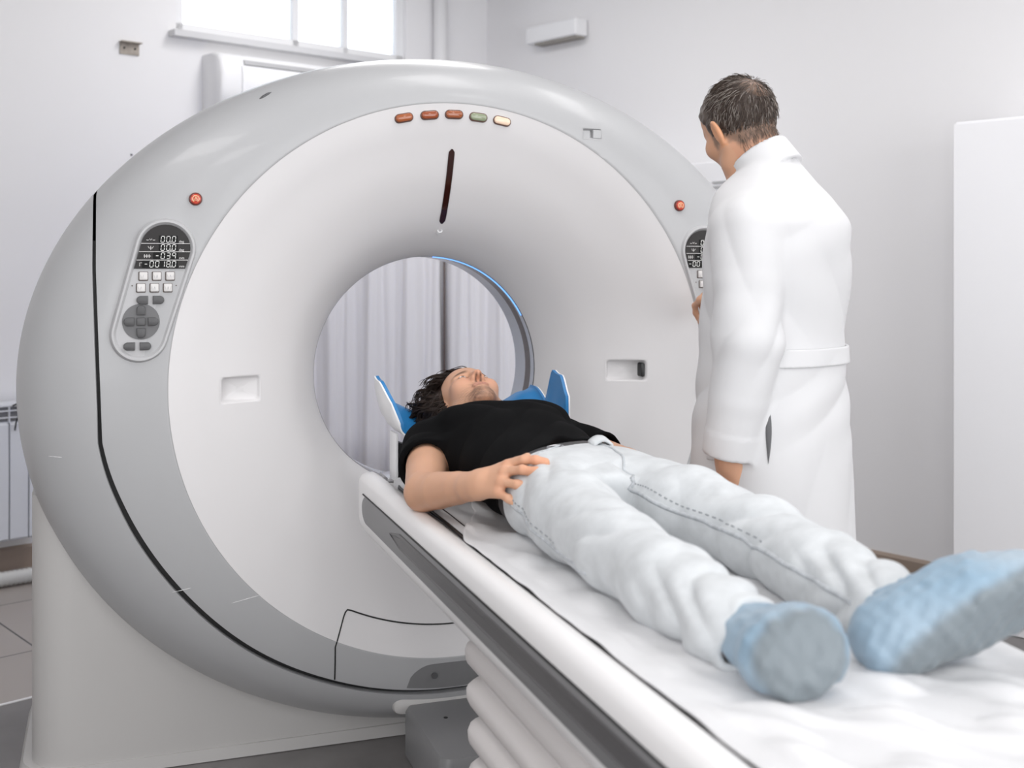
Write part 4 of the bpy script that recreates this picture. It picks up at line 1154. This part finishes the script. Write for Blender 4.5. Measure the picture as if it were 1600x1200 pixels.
je = sdf_obj('jeans', jeans, (-.30, -1.85, -.245), (.34, -.72, .0), .005, JEAN, pt)
def seam(f, pts, r, name, mm, parent, up=.0, n=8):
    m = MB(); P = surf_path(f, pts, n=n); m.tube(P, r, 6); return m.build(name, mm, parent)
core = lambda p: jean_core(p)+jfold(p)
seam(core, [(.045, -1.05, -.125), (.058, -1.12, -.125), (.068, -1.22, -.135), (.090, -1.34, -.140), (.094, -1.48, -.148), (.090, -1.62, -.155), (.086, -1.75, -.165)], .0042, 'inseam', JSEAM, je)
seam(core, [(.07, -.87, -.03), (.072, -.92, -.04), (.070, -.98, -.05), (.060, -1.02, -.08), (.045, -1.05, -.125)], .0030, 'fly_seam', JSEAM, je)
seam(core, [(-.20, -.90, -.14), (-.21, -1.0, -.15), (-.20, -1.12, -.17), (-.195, -1.25, -.19), (-.19, -1.4, -.19)], .0030, 'outseam', JSEAM, je)
seam(core, [(-.03, -.885, -.04), (-.09, -.93, -.04), (-.16, -.955, -.08), (-.20, -.96, -.13)], .0024, 'pocket_seam', JSEAM, je)
def stitches(f, pts, step, name):
    m = MB(); P = surf_path(f, pts, n=14)
    for i in range(0, len(P)-1, 2): m.tube([P[i], P[i+1]], .0016, 4)
    o = m.build(name, mat(name+'_thread', (.30, .32, .34), .8), je); o['kind'] = 'stuff'; return o
stitches(core, [(.060, -1.07, -.118), (.070, -1.13, -.116), (.080, -1.22, -.125), (.101, -1.34, -.130), (.105, -1.48, -.138)], .01, 'inseam_stitching')
stitches(core, [(-.205, -1.0, -.135), (-.195, -1.12, -.155), (-.19, -1.25, -.175)], .01, 'outseam_stitching')
def belt(p):
    d = np.abs(torso(p, .0035)) - .004
    yy = p[:, 1]-waist_y(p[:, 0]); return smax(d, np.abs(yy-.018)-.028, .003)
bl = sdf_obj('belt', belt, (-.24, -1.0, -.245), (.26, -.70, .0), .0045, BELT, pt)
q = surf_pt(core, (-.035, waist_y(-.035)+.0, -.045))
m = MB(); c = surf_pt(belt, (-.040, waist_y(-.040)+.014, -.04))+Vector((0, 0, .003)); m.tube([surf_pt(belt, tuple(c+Vector((.018*math.cos(t), .013*math.sin(t), .006))))+Vector((0, 0, .0015)) for t in [2*math.pi*k/20 for k in range(21)]], .0024, 6, caps=False); m.build('buckle', STEEL, bl)
# open waistband button flap
m = MB(); rows = []
for k in range(13):
    t = k/12; x = .045+.055*t; y = waist_y(x)-.004; z = float(surf_pt(core, (x, y-.02, -.03)).z) + .006 + .012*math.sin(t*math.pi)
    rows.append([(x, y+.006, z-.010), (x, y+.004, z), (x, y-.012, z+.002), (x, y-.030, z-.002), (x, y-.032, z-.010)])
m.grid(rows, close_v=True, cap0=True, cap1=True); m.build('waistband_flap', JEAN, je)

# shoe covers: pale blue film, grey treaded sole
SCV = mat('shoe_cover_film', (.36, .52, .66), .5, attr='Col', bump=(120, .3, .003), sheen=.1)
SOLE = {1: ((-.104, -1.925, -.168), (-.22, -.94, .26)), -1: ((.165, -1.932, -.165), (.10, -.87, -.48))}
def cover(s):
    h, b, t = [np.array(v, np.float32) for v in FT[s]]; a = np.array(LEG[s][2], np.float32)
    def f(p):
        if s == 1:                                     # seen end on: a wide soft bag round the foot
            d = ell(p, (-.096, -1.885, -.176), (.075, .072, .060), rotm(6, -18, 0))
            d = smin(d, ell(p, (-.100, -1.80, -.182), (.056, .05, .046)), .03)
            so, sn = SOLE[1]; d = smax(d, (p-np.array(so, np.float32)) @ np.array(sn, np.float32), .035)
        else:
            d = chain(p, [h+np.array([-.004, .0, .002]), b, t], [.048, .058, .057], .04)
            d = smin(d, ell(p, tuple(h*.4+b*.6+np.array([0, 0, .012])), (.10, .055, .052), rotm(0, -24, -18)), .04)
            d = smin(d, cone(p, tuple(a+np.array([0, -.02, .006])), tuple(h), .052, .048), .03)
            so, sn = SOLE[-1]; n = np.array(sn, np.float32); n /= np.linalg.norm(n)
            d = smax(d, (p-np.array(so, np.float32)) @ n - .0, .022)
        d = d + .0026*wob(p, 31+s, 85, 6) + .0016*wob(p, 131+s, 230, 6) + .0020*wob(p, 77+s, 150, 6)*np.clip(wob(p, 78, 30, 4)+.4, 0, 1)
        d = smax(d, p[:, 1]-(a[1]-.004) - .006*np.sin(p[:, 0]*90), .006)
        return smax(d, -.2290-p[:, 2], .006)
    return f
def cover_col(s):
    def f(V):
        so, sn = SOLE[s]; n = np.array(sn); n = n/np.linalg.norm(n); t = (V-np.array(so)) @ n
        c = np.tile(np.array([.21, .32, .42]), (len(V), 1)); w = wob(V, 41, 45, 6)
        c = mixc(c, [.36, .43, .49], np.clip(.35+.5*w, 0, .8))
        return mixc(c, [.165, .19, .205], sstep(-.026, -.010, t+.004*w)*.92)
    return f
for s in (1, -1):
    lo = (-.23, -2.02, -.24) if s == 1 else (.0, -2.04, -.24); hi = (.03, -1.70, -.06) if s == 1 else (.40, -1.70, -.0)
    sdf_obj('shoe_cover', cover(s), lo, hi, .004, SCV, pt, cover_col(s))
# ================================================================ the doctor
dr = thing('person', 'grey-haired man in white medical coat standing by the scanner, back half turned to us', 'person', (.571, -.766, FL))
_h = R(-26); DF = Vector((math.sin(_h), math.cos(_h), 0)); DL = Vector((-DF.y, DF.x, 0)); D0 = Vector((.571, -.766, 0))
DM = np.array([DL, DF, (0, 0, 1)], np.float32); DO = np.array(D0, np.float32)
def dw(l, f, z): p = D0 + DL*l + DF*f; return (p.x, p.y, z)
def dloc(p): return (p-DO) @ DM.T                        # columns: left, front, up
_hh = R(-6)
DH = Frame(dw(.012, .085, .668), (-.20, .32, .93), (math.sin(_hh), math.cos(_hh), -.40))
DZ = [-.42, -.345, -.05, .13, .30, .42, .49, .545, .60]
DA = [.208, .205, .200, .178, .190, .192, .155, .105, .07]
DB = [.185, .183, .172, .162, .158, .150, .130, .105, .08]
DC = [0, 0, 0, .0, -.012, -.022, -.004, .018, .040]
dA, dB, dC = table_of(DZ, DA), table_of(DZ, DB), table_of(DZ, DC)
def dtorso(q, grow=0.0):
    a = dA(q[:, 2])+grow; b = dB(q[:, 2])+grow; c = dC(q[:, 2])
    u = np.abs(q[:, 0])/a; w = np.abs(q[:, 1]-c)/b; k = (u**2.3+w**2.3)**(1/2.3)
    g = np.sqrt((u/a)**2+(w/b)**2)/np.maximum(k, .05)
    return smax(((k-1)/np.maximum(g, 5)).astype(np.float32), q[:, 2]-.60, .02)
DARM = {1: ((.158, -.036, .412), (.203, -.065, .160), (.196, -.012, -.100)), -1: ((-.165, .02, .415), (-.37, .20, .25), (-.415, .42, .235))}
HDL = Frame(dw(.196, -.010, -.105), (.12, .10, -1), (-.82, -.35, -.1))
_w = dw(-.415, .42, .235)
HDR = Frame(_w, (-.02, .93, .02), (-.35, -.1, .93))
def doc_body(p):
    d = bounded(p, DH.w((0, -.01, 0)), .17, lambda x: head_sdf(DH.loc(x), 1.06))
    q = dloc(p)
    d = smin(d, cone(p, tuple(DH.wv((0, -.06, -.030))), dw(0, .028, .50), .060, .072), .03)
    d = smin(d, smax(dtorso(q, -.03), -.30-q[:, 2], .02), .03)
    for s in (1, -1):
        a, e, w = DARM[s]; d = smin(d, chain(q, [a, e, w], [.05, .043, .029], .02), .03)
        d = smin(d, chain(q, [(s*.09, 0, -.1), (s*.092, .01, -.55), (s*.095, -.01, -.99)], [.085, .055, .04], .03), .05)
        d = smin(d, cone(q, (s*.095, -.01, -1.02), (s*.10, .12, -1.035), .032, .026), .03)
    d = smin(d, bounded(p, HDL.w((0, .08, 0)), .15, lambda x: hand_sdf(HDL.loc(x), [(16, 24, 16), (18, 28, 18), (22, 30, 20), (26, 32, 22)], (-5, -1, 4, 9), (22, 16, 6), 1)), .018)
    d = smin(d, bounded(p, HDR.w((0, .08, 0)), .15, lambda x: hand_sdf(HDR.loc(x), [(28, 42, 30), (36, 50, 34), (40, 52, 36), (44, 54, 36)], (-6, -1, 4, 10), (26, 30, 10), 1)), .018)
    return d
DSK = np.array([.60, .335, .215])
def doc_hairline(q):                                    # > 0 where hair grows
    y = q[:, 1]; z = q[:, 2]
    a = y + .062 - 1.15*np.maximum(0, z+.055)
    b = np.minimum(np.minimum(z-.004, .026-z)*3, y+.036)
    return np.maximum(a, b)
def crown(q):
    n = q/np.linalg.norm(q, axis=1)[:, None]; return n @ (np.array([-.05, .56, -.83])/np.linalg.norm([-.05, .56, -.83]))
def doc_col(V):
    q = DH.loc(V); n = wob(V, 8, 60, 6); c = np.tile(DSK, (len(V), 1))*(1+.05*n[:, None])
    near = np.linalg.norm(q, axis=1) < .16
    er = near & (np.abs(q[:, 0]) > .073) & (np.abs(q[:, 1]+.006) < .04); c = mixc(c, [.70, .33, .17], er*.6)
    nk = np.exp(-((q[:, 1]+.085)/.04)**2)*(q[:, 2] < -.03)*(np.linalg.norm(q, axis=1) < .2); c = mixc(c, [.60, .27, .17], .35*nk)
    hr_ = sstep(-.012, .012, doc_hairline(q)+.006*wob(V, 4, 300, 5))*near*(np.abs(q[:, 0]) < .079)
    c = mixc(c, [.13, .095, .075], .75*hr_)
    br = np.exp(-((np.abs(q[:, 0])-.033)/.02)**4-((q[:, 1]-.025)/.006)**4)*(q[:, 2] > .05); c = mixc(c, [.12, .09, .07], .8*br)
    lips = np.exp(-((q[:, 0]/.024)**4+((q[:, 1]+.0715)/.0105)**4))*(q[:, 2] > .068); c = mixc(c, LIPC, .6*lips)
    return np.clip(c, 0, 1)
db = sdf_obj('body', doc_body, (.05, -1.1, FL), (1.05, .06, .84), .0042, skin_mat('doctor_skin', tuple(DSK)), dr, doc_col)
eyes(DH, dr)

# short greying hair: strands combed away from the crown
def strand_obj(name, items, m, parent):
    vs, fs, cs = [], [], []
    for P, r0, r1, c in items:
        n0 = len(vs); k = len(P); t = (P[-1]-P[0]).normalized(); a = t.orthogonal().normalized(); b = t.cross(a)
        for i, p in enumerate(P):
            r = r0+(r1-r0)*i/(k-1)
            for j in range(3):
                an = 2.094*j; w = p + (a*math.cos(an)+b*math.sin(an))*r; vs.append((w.x, w.y, w.z+H)); cs.append((*c, 1))
        for i in range(k-1):
            for j in range(3):
                j2 = (j+1) % 3; fs.append((n0+i*3+j, n0+i*3+j2, n0+i*3+3+j2, n0+i*3+3+j))
    me = bpy.data.meshes.new(name); me.from_pydata(vs, [], fs)
    at = me.color_attributes.new('Col', 'FLOAT_COLOR', 'POINT'); at.data.foreach_set('color', np.array(cs, np.float32).ravel())
    return link(name, me, m, parent)
DHAIR = mat('greying_hair', (.1, .08, .07), .5, attr='Col', spec=.4)
def dhair(p):
    def fn(x):
        q = DH.loc(x); d = ell(q, (0, .031, -.019), (.0785, .0925, .1005)); d = smin(d, ell(q, (0, .045, .02), (.069, .062, .066)), .03)
        d = d + .0018*wob(q, 14, 260, 6) + .0045*sstep(.90, .985, crown(q))
        return smax(d, -doc_hairline(q), .006)
    return bounded(p, DH.w((0, .02, -.02)), .17, fn)
def dhair_col(V):
    q = DH.loc(V); g = wob(V, 6, 160, 6)*.5+.5; side = sstep(.03, -.05, q[:, 1])*.4+sstep(-.02, .05, q[:, 2])*.6
    c = np.tile(np.array([.060, .042, .034]), (len(V), 1)); c = mixc(c, [.26, .225, .20], np.clip(side*g*1.1, 0, .8))
    return mixc(c, [.33, .21, .15], .6*sstep(.93, .985, crown(q)))
dh = sdf_obj('hair', dhair, (.30, -.95, .52), (.76, -.48, .84), .003, DHAIR, dr, dhair_col)
rnd = random.Random(11); items = []
_c = Vector((-.05, .56, -.83)).normalized()
while len(items) < 3800:
    v = Vector((rnd.gauss(0, 1), rnd.gauss(0, 1), rnd.gauss(0, 1))).normalized()
    root = Vector((v.x*.0785, .031+v.y*.0925, -.019+v.z*.1005))
    if root.z > .0: root = Vector((root.x*.97, root.y, root.z*.93))
    if float(doc_hairline(np.array([tuple(root)]))[0]) < rnd.uniform(-.024, .004): continue
    cr = root.normalized().dot(_c)
    if cr > .94 and rnd.random() < .4: continue
    d = (v - _c*(v.dot(_c)/max(.1, 1))).normalized(); d = (v*cr - _c).normalized()*1.0
    d = (d - v*d.dot(v)).normalized()
    if root.y > .05: d = (d + Vector((0, 0, .55))).normalized(); d = (d - v*d.dot(v)).normalized()
    elif root.z < -.02: d = (d + Vector((0, -.7, 0))).normalized(); d = (d - v*d.dot(v)).normalized()
    d = (d + Vector((rnd.gauss(0, .16), rnd.gauss(0, .16), rnd.gauss(0, .16)))).normalized()
    L = rnd.uniform(.016, .03)*(1.15 if root.y > .06 else .8)*(.6 if root.y < -.02 else 1); P = []
    for k in range(4):
        t = k/3; q = root + d*L*t + v*(.0012+.006*t*(1-t)+.0015*t) - v*(L*L*t*t*(5.0 if root.y < .06 else 7.5)); P.append(DH.wv(tuple(q)))
    gp = min(.85, max(.12, .25 + .45*(root.z > -.01) + .25*(abs(root.x) > .055) - .15*(root.y > .09)))
    c = (.34, .30, .27) if rnd.random() < gp*.75 else rnd.choice([(.045, .030, .024), (.075, .052, .040), (.11, .082, .065)])
    items.append((P, .0008, .0003, c))
nap = []
for i in range(380):                                   # cropped hair thinning out down the nape
    a = rnd.uniform(-1.25, 1.25); nap.append((.066*math.sin(a), rnd.triangular(-.092, -.025, -.04), -.030-.078*math.cos(a)))
Q = DH.w(np.array(nap, np.float32))
for _ in range(5):
    v = doc_body(Q); G = np.stack([doc_body(Q+np.eye(3, dtype=np.float32)[i]*.002)-doc_body(Q-np.eye(3, dtype=np.float32)[i]*.002) for i in range(3)], 1)/.004
    Q = Q - (v/np.maximum((G*G).sum(1), .2))[:, None]*G
dn = Vector([float(v) for v in -DH.M[1]])
for q, g, l in zip(Q, G, nap):
    n = Vector([float(x) for x in g]).normalized(); t = (dn - n*dn.dot(n)).normalized() + Vector((rnd.gauss(0, .15), rnd.gauss(0, .15), rnd.gauss(0, .15)))
    p0 = Vector([float(x) for x in q]); L = .008 + .10*max(0, l[1]+.11)*rnd.random()*1.6
    items.append(([p0 + t*L*k/3 + n*(.0006+.0026*k/3) for k in range(4)], .00042, .0002, rnd.choice([(.10, .07, .055), (.15, .11, .085), (.22, .18, .15)])))
strand_obj('hair_strands', items, DHAIR, dh)

# white coat
COAT = mat('coat_white', (.65, .65, .66), .75, bump=(800, .15, .001), sheen=.05)
def cfold(q):
    z = q[:, 2]; th = np.arctan2(q[:, 0], -q[:, 1])
    ridge = lambda s: 1-np.abs(np.sin(s))*1.6
    f = .0050*ridge(th*3.0+1.2*np.sin(z*5)+z*3)*sstep(.05, -.30, z)
    f += .0050*ridge(z*17+th*2.6+1.2*np.sin(z*9))*np.exp(-((z-.02)/.09)**2)
    f += .0055*ridge(th*2.6-z*13+.8)*np.exp(-((z-.27)/.11)**2)
    f += .0045*ridge(th*1.8+z*20)*np.exp(-((z-.40)/.06)**2)
    return f + .002*wob(q, 17, 24, 5)
NA = np.array([.10, .58, .81], np.float32); NA /= np.linalg.norm(NA); NCt = np.array([0, .024, .580], np.float32)
def sleeve(q, s):
    a, e, w = [np.array(v, np.float32) for v in DARM[s]]
    r = (.082, .079, .059) if s == 1 else (.085, .066, .054)
    d = chain(q, [a, a*.5+e*.5, e, e*.5+w*.5, w], (r[0], (r[0]+r[1])/2, r[1], r[1]*.45+r[2]*.55, r[2]), .006)
    ax = (w-e)/np.linalg.norm(w-e); t = (q-w) @ ax
    d = d + .0050*(1-1.6*np.abs(np.sin(q[:, 2]*20+q[:, 1]*24+1.2*np.sin(q[:, 0]*30))))*np.exp(-(((q-e) @ ax)/.10)**2) + .0035*(1-1.6*np.abs(np.sin(q[:, 2]*12-q[:, 1]*26+.5)))*sstep(.12, .3, q[:, 2]) + .0015*wob(q, 19, 40, 4)
    if s == 1: d = d - .0022*sstep(-.056, -.052, t)
    d = smax(d, t-.004, .004)
    return d, t
def coat(p):
    q = dloc(p)
    d = dtorso(q) + cfold(q)
    d = smax(d, -.345-q[:, 2], .004)
    h = q - NCt; t = h @ NA; rad = np.linalg.norm(h - t[:, None]*NA, axis=1)
    d = smax(d, t+.004, .012)
    sh = smax(cone(q, (.0, .01, .50), (.148, -.026, .418), .075, .072), t+.004, .012); d = smin(d, sh, .05)
    sh = smax(cone(q, (.0, .01, .50), (-.138, .022, .428), .075, .075), t+.004, .012); d = smin(d, sh, .05)
    col_ = smax(np.abs(rad-(.0765-.06*t))-.0062, np.abs(t+.008)-.034, .003)
    d = smin(d, col_, .006)
    d = smax(d, -(np.maximum(rad-.066+.06*t, -(t+.03))), .003)
    for s in (1, -1):
        e, _ = sleeve(q, s); d = smin(d, e, .018)
    # opening at the side pocket
    return d
DBX = ((.02, -1.15, -.36), (1.08, .05, .70))
ct = sdf_obj('coat', coat, *DBX, .006, COAT, dr)
def patch(name, region, out, m, h=.0045, box=None, base=coat):
    def f(p): return smax(smax(np.abs(base(p)-out*.5)-out*.5-.0006, region(dloc(p)), .002), -1e9*np.ones(len(p), np.float32), .001)
    return sdf_obj(name, f, *(box or DBX), h, m, ct)
def bodyonly(p): q = dloc(p); return dtorso(q)+cfold(q)
def belt_region(q):
    z0 = .120 - .05*(q[:, 0]+.0)*0
    return np.maximum(np.abs(q[:, 2]-z0)-.021, np.maximum(q[:, 1]-.02, np.abs(q[:, 0])-.19))
patch('back_belt', belt_region, .006, COAT, .0045, (dw(.25, 0, 0)[0]-.1, -1.1, .09), base=bodyonly) if 0 else None
blt = sdf_obj('back_belt', lambda p: smax(np.abs(bodyonly(p)-.005)-.0035, belt_region(dloc(p)), .003), (.25, -1.10, .08), (.95, -.50, .16), .0035, COAT, ct)
for l, f in ((-.150, -.085),):
    c = surf_pt(bodyonly, dw(l, f, .120)); nrm = (c - Vector((D0.x, D0.y, .120))).normalized()
    m = MB(); m.tube([c+nrm*.008, c+nrm*.012], .008, 14); m.build('belt_button', WHITE, blt)
# side slit showing the dark lining, patch pocket, sleeve hem
m = MB(); rows = []
for k in range(15):
    t = k/14; z = .028 - .145*t; w = .0085*math.sin(math.pi*min(1, t*1.0))**.8 * (1.15-.5*t); c = surf_pt(bodyonly, dw(.165, -.095, z)); tn = Vector((-DL.x*.4+DF.x*-.6, -DL.y*.4+DF.y*-.6, 0)).normalized()
    nrm = (c-Vector((D0.x, D0.y, z))).normalized(); tn = nrm.cross(Vector((0, 0, 1)))
    rows.append([c-tn*w-nrm*.002, c-tn*w*.8+nrm*.0025, c+tn*w*.8+nrm*.0025, c+tn*w-nrm*.002])
m.grid(rows, close_v=True, cap0=True, cap1=True); m.build('pocket_slit', mat('slit_lining', (.12, .12, .125), .7), ct)
pk = sdf_obj('patch_pocket', lambda p: smax(np.abs(bodyonly(p)-.004)-.0028, np.maximum(np.abs(dloc(p)[:, 2]+.045)-.075, np.maximum(-dloc(p)[:, 0]+.10, np.abs(dloc(p)[:, 1]+.005)-.052)), .004), (.20, -1.0, -.15), (.62, -.60, .03), .0045, COAT, ct)
# trousers and shoes, mostly behind the table
TRO = mat('trousers_grey', (.07, .07, .075), .8); SHOE = mat('shoe_black', (.015, .014, .014), .35)
def trousers(p):
    q = dloc(p); d = None
    for s in (1, -1):
        e = chain(q, [(s*.085, 0, -.15), (s*.092, .01, -.55), (s*.095, -.01, -1.0)], [.105, .08, .07], .03); d = e if d is None else smin(d, e, .03)
    return smax(smax(d, -1.02-q[:, 2], .004), q[:, 2]+.12, .01)
sdf_obj('trousers', trousers, (.25, -1.1, -1.05), (.95, -.45, -.10), .009, TRO, dr)
for s in (1, -1):
    def shoe(p, s=s):
        q = dloc(p); d = smin(cone(q, (s*.095, -.03, -1.025), (s*.102, .14, -1.035), .044, .036), cone(q, (s*.095, -.02, -1.02), (s*.095, -.01, -.97), .042, .045), .03)
        return smax(d, -1.066-q[:, 2], .006)
    c = dw(s*.1, .05, 0); sdf_obj('shoe', shoe, (c[0]-.2, c[1]-.2, FL), (c[0]+.2, c[1]+.2, -.93), .007, SHOE, dr)
# ================================================================ light and camera
def area(name, loc, size, energy, color=(1, 1, 1), rot=(0, 0, 0)):
    l = bpy.data.lights.new(name, 'AREA'); l.shape = 'RECTANGLE'; l.size, l.size_y = size; l.energy = energy; l.color = color
    o = bpy.data.objects.new(name, l); col.objects.link(o); o.location = (loc[0], loc[1], loc[2]+H); o.rotation_euler = rot; return o
cz_ = CH-.03
for i, (x, y, sx, sy, e) in enumerate(((-1.6, -1.2, .4, 1.5, 15), (.4, -1.0, .4, 1.5, 15), (1.5, -.7, .4, 1.5, 14), (.3, 1.7, .4, 1.5, 24), (-1.2, -3.6, .4, 1.5, 14), (1.4, -4.0, .4, 1.5, 16))):
    area('ceiling_light', (x, y, cz_), (sx, sy), e, (1, .985, .98), (0, 0, A))
# broad fill light added behind the camera; the front wall has no window
wc = CORNER - WD*3.0 + RD*(DP-.1)
area('front_fill', (wc.x, wc.y, 1.75-H), (5.0, 2.3), 118, (.98, .99, 1), (R(90), 0, A))
lc = CORNER - WD*(LW-.1) + RD*6.4
area('side_fill', (lc.x, lc.y, 1.7-H), (2.6, 2.0), 62, (.98, .99, 1), (R(90), 0, A-R(90)))  # added soft fill at the windowless left wall, brightens the right wall
bl_ = bpy.data.lights.new('bore_blue', 'SPOT'); bl_.energy = 14; bl_.spot_size = R(130); bl_.spot_blend = 1; bl_.color = (.12, .3, 1); bl_.shadow_soft_size = .02
bo = bpy.data.objects.new('bore_blue', bl_); col.objects.link(bo); bo.location = (.10, .66, .20+H); bo.rotation_euler = (R(78), 0, 0)

w = bpy.data.worlds.new('World'); bpy.context.scene.world = w; w.use_nodes = True
w.node_tree.nodes['Background'].inputs['Color'].default_value = (.92, .96, 1, 1); w.node_tree.nodes['Background'].inputs['Strength'].default_value = 3.0

cd = bpy.data.cameras.new('camera'); cam = bpy.data.objects.new('camera', cd); col.objects.link(cam)
cam.location = (-.95, -3.2, .338+H); cam.rotation_euler = (R(90), 0, -.337)
cd.sensor_width = 36; cd.lens = 40.5; cd.shift_y = -189/1600
cd.dof.use_dof = True; cd.dof.focus_distance = 3.0; cd.dof.aperture_fstop = 3.2
cd.clip_start = .05
s = bpy.context.scene; s.camera = cam
s.view_settings.view_transform = 'Standard'; s.view_settings.look = 'None'; s.view_settings.gamma = 1
s.view_settings.exposure = -0.12
s.cycles.use_denoising = True; s.cycles.max_bounces = 8; s.cycles.diffuse_bounces = 5; s.cycles.sample_clamp_indirect = 6
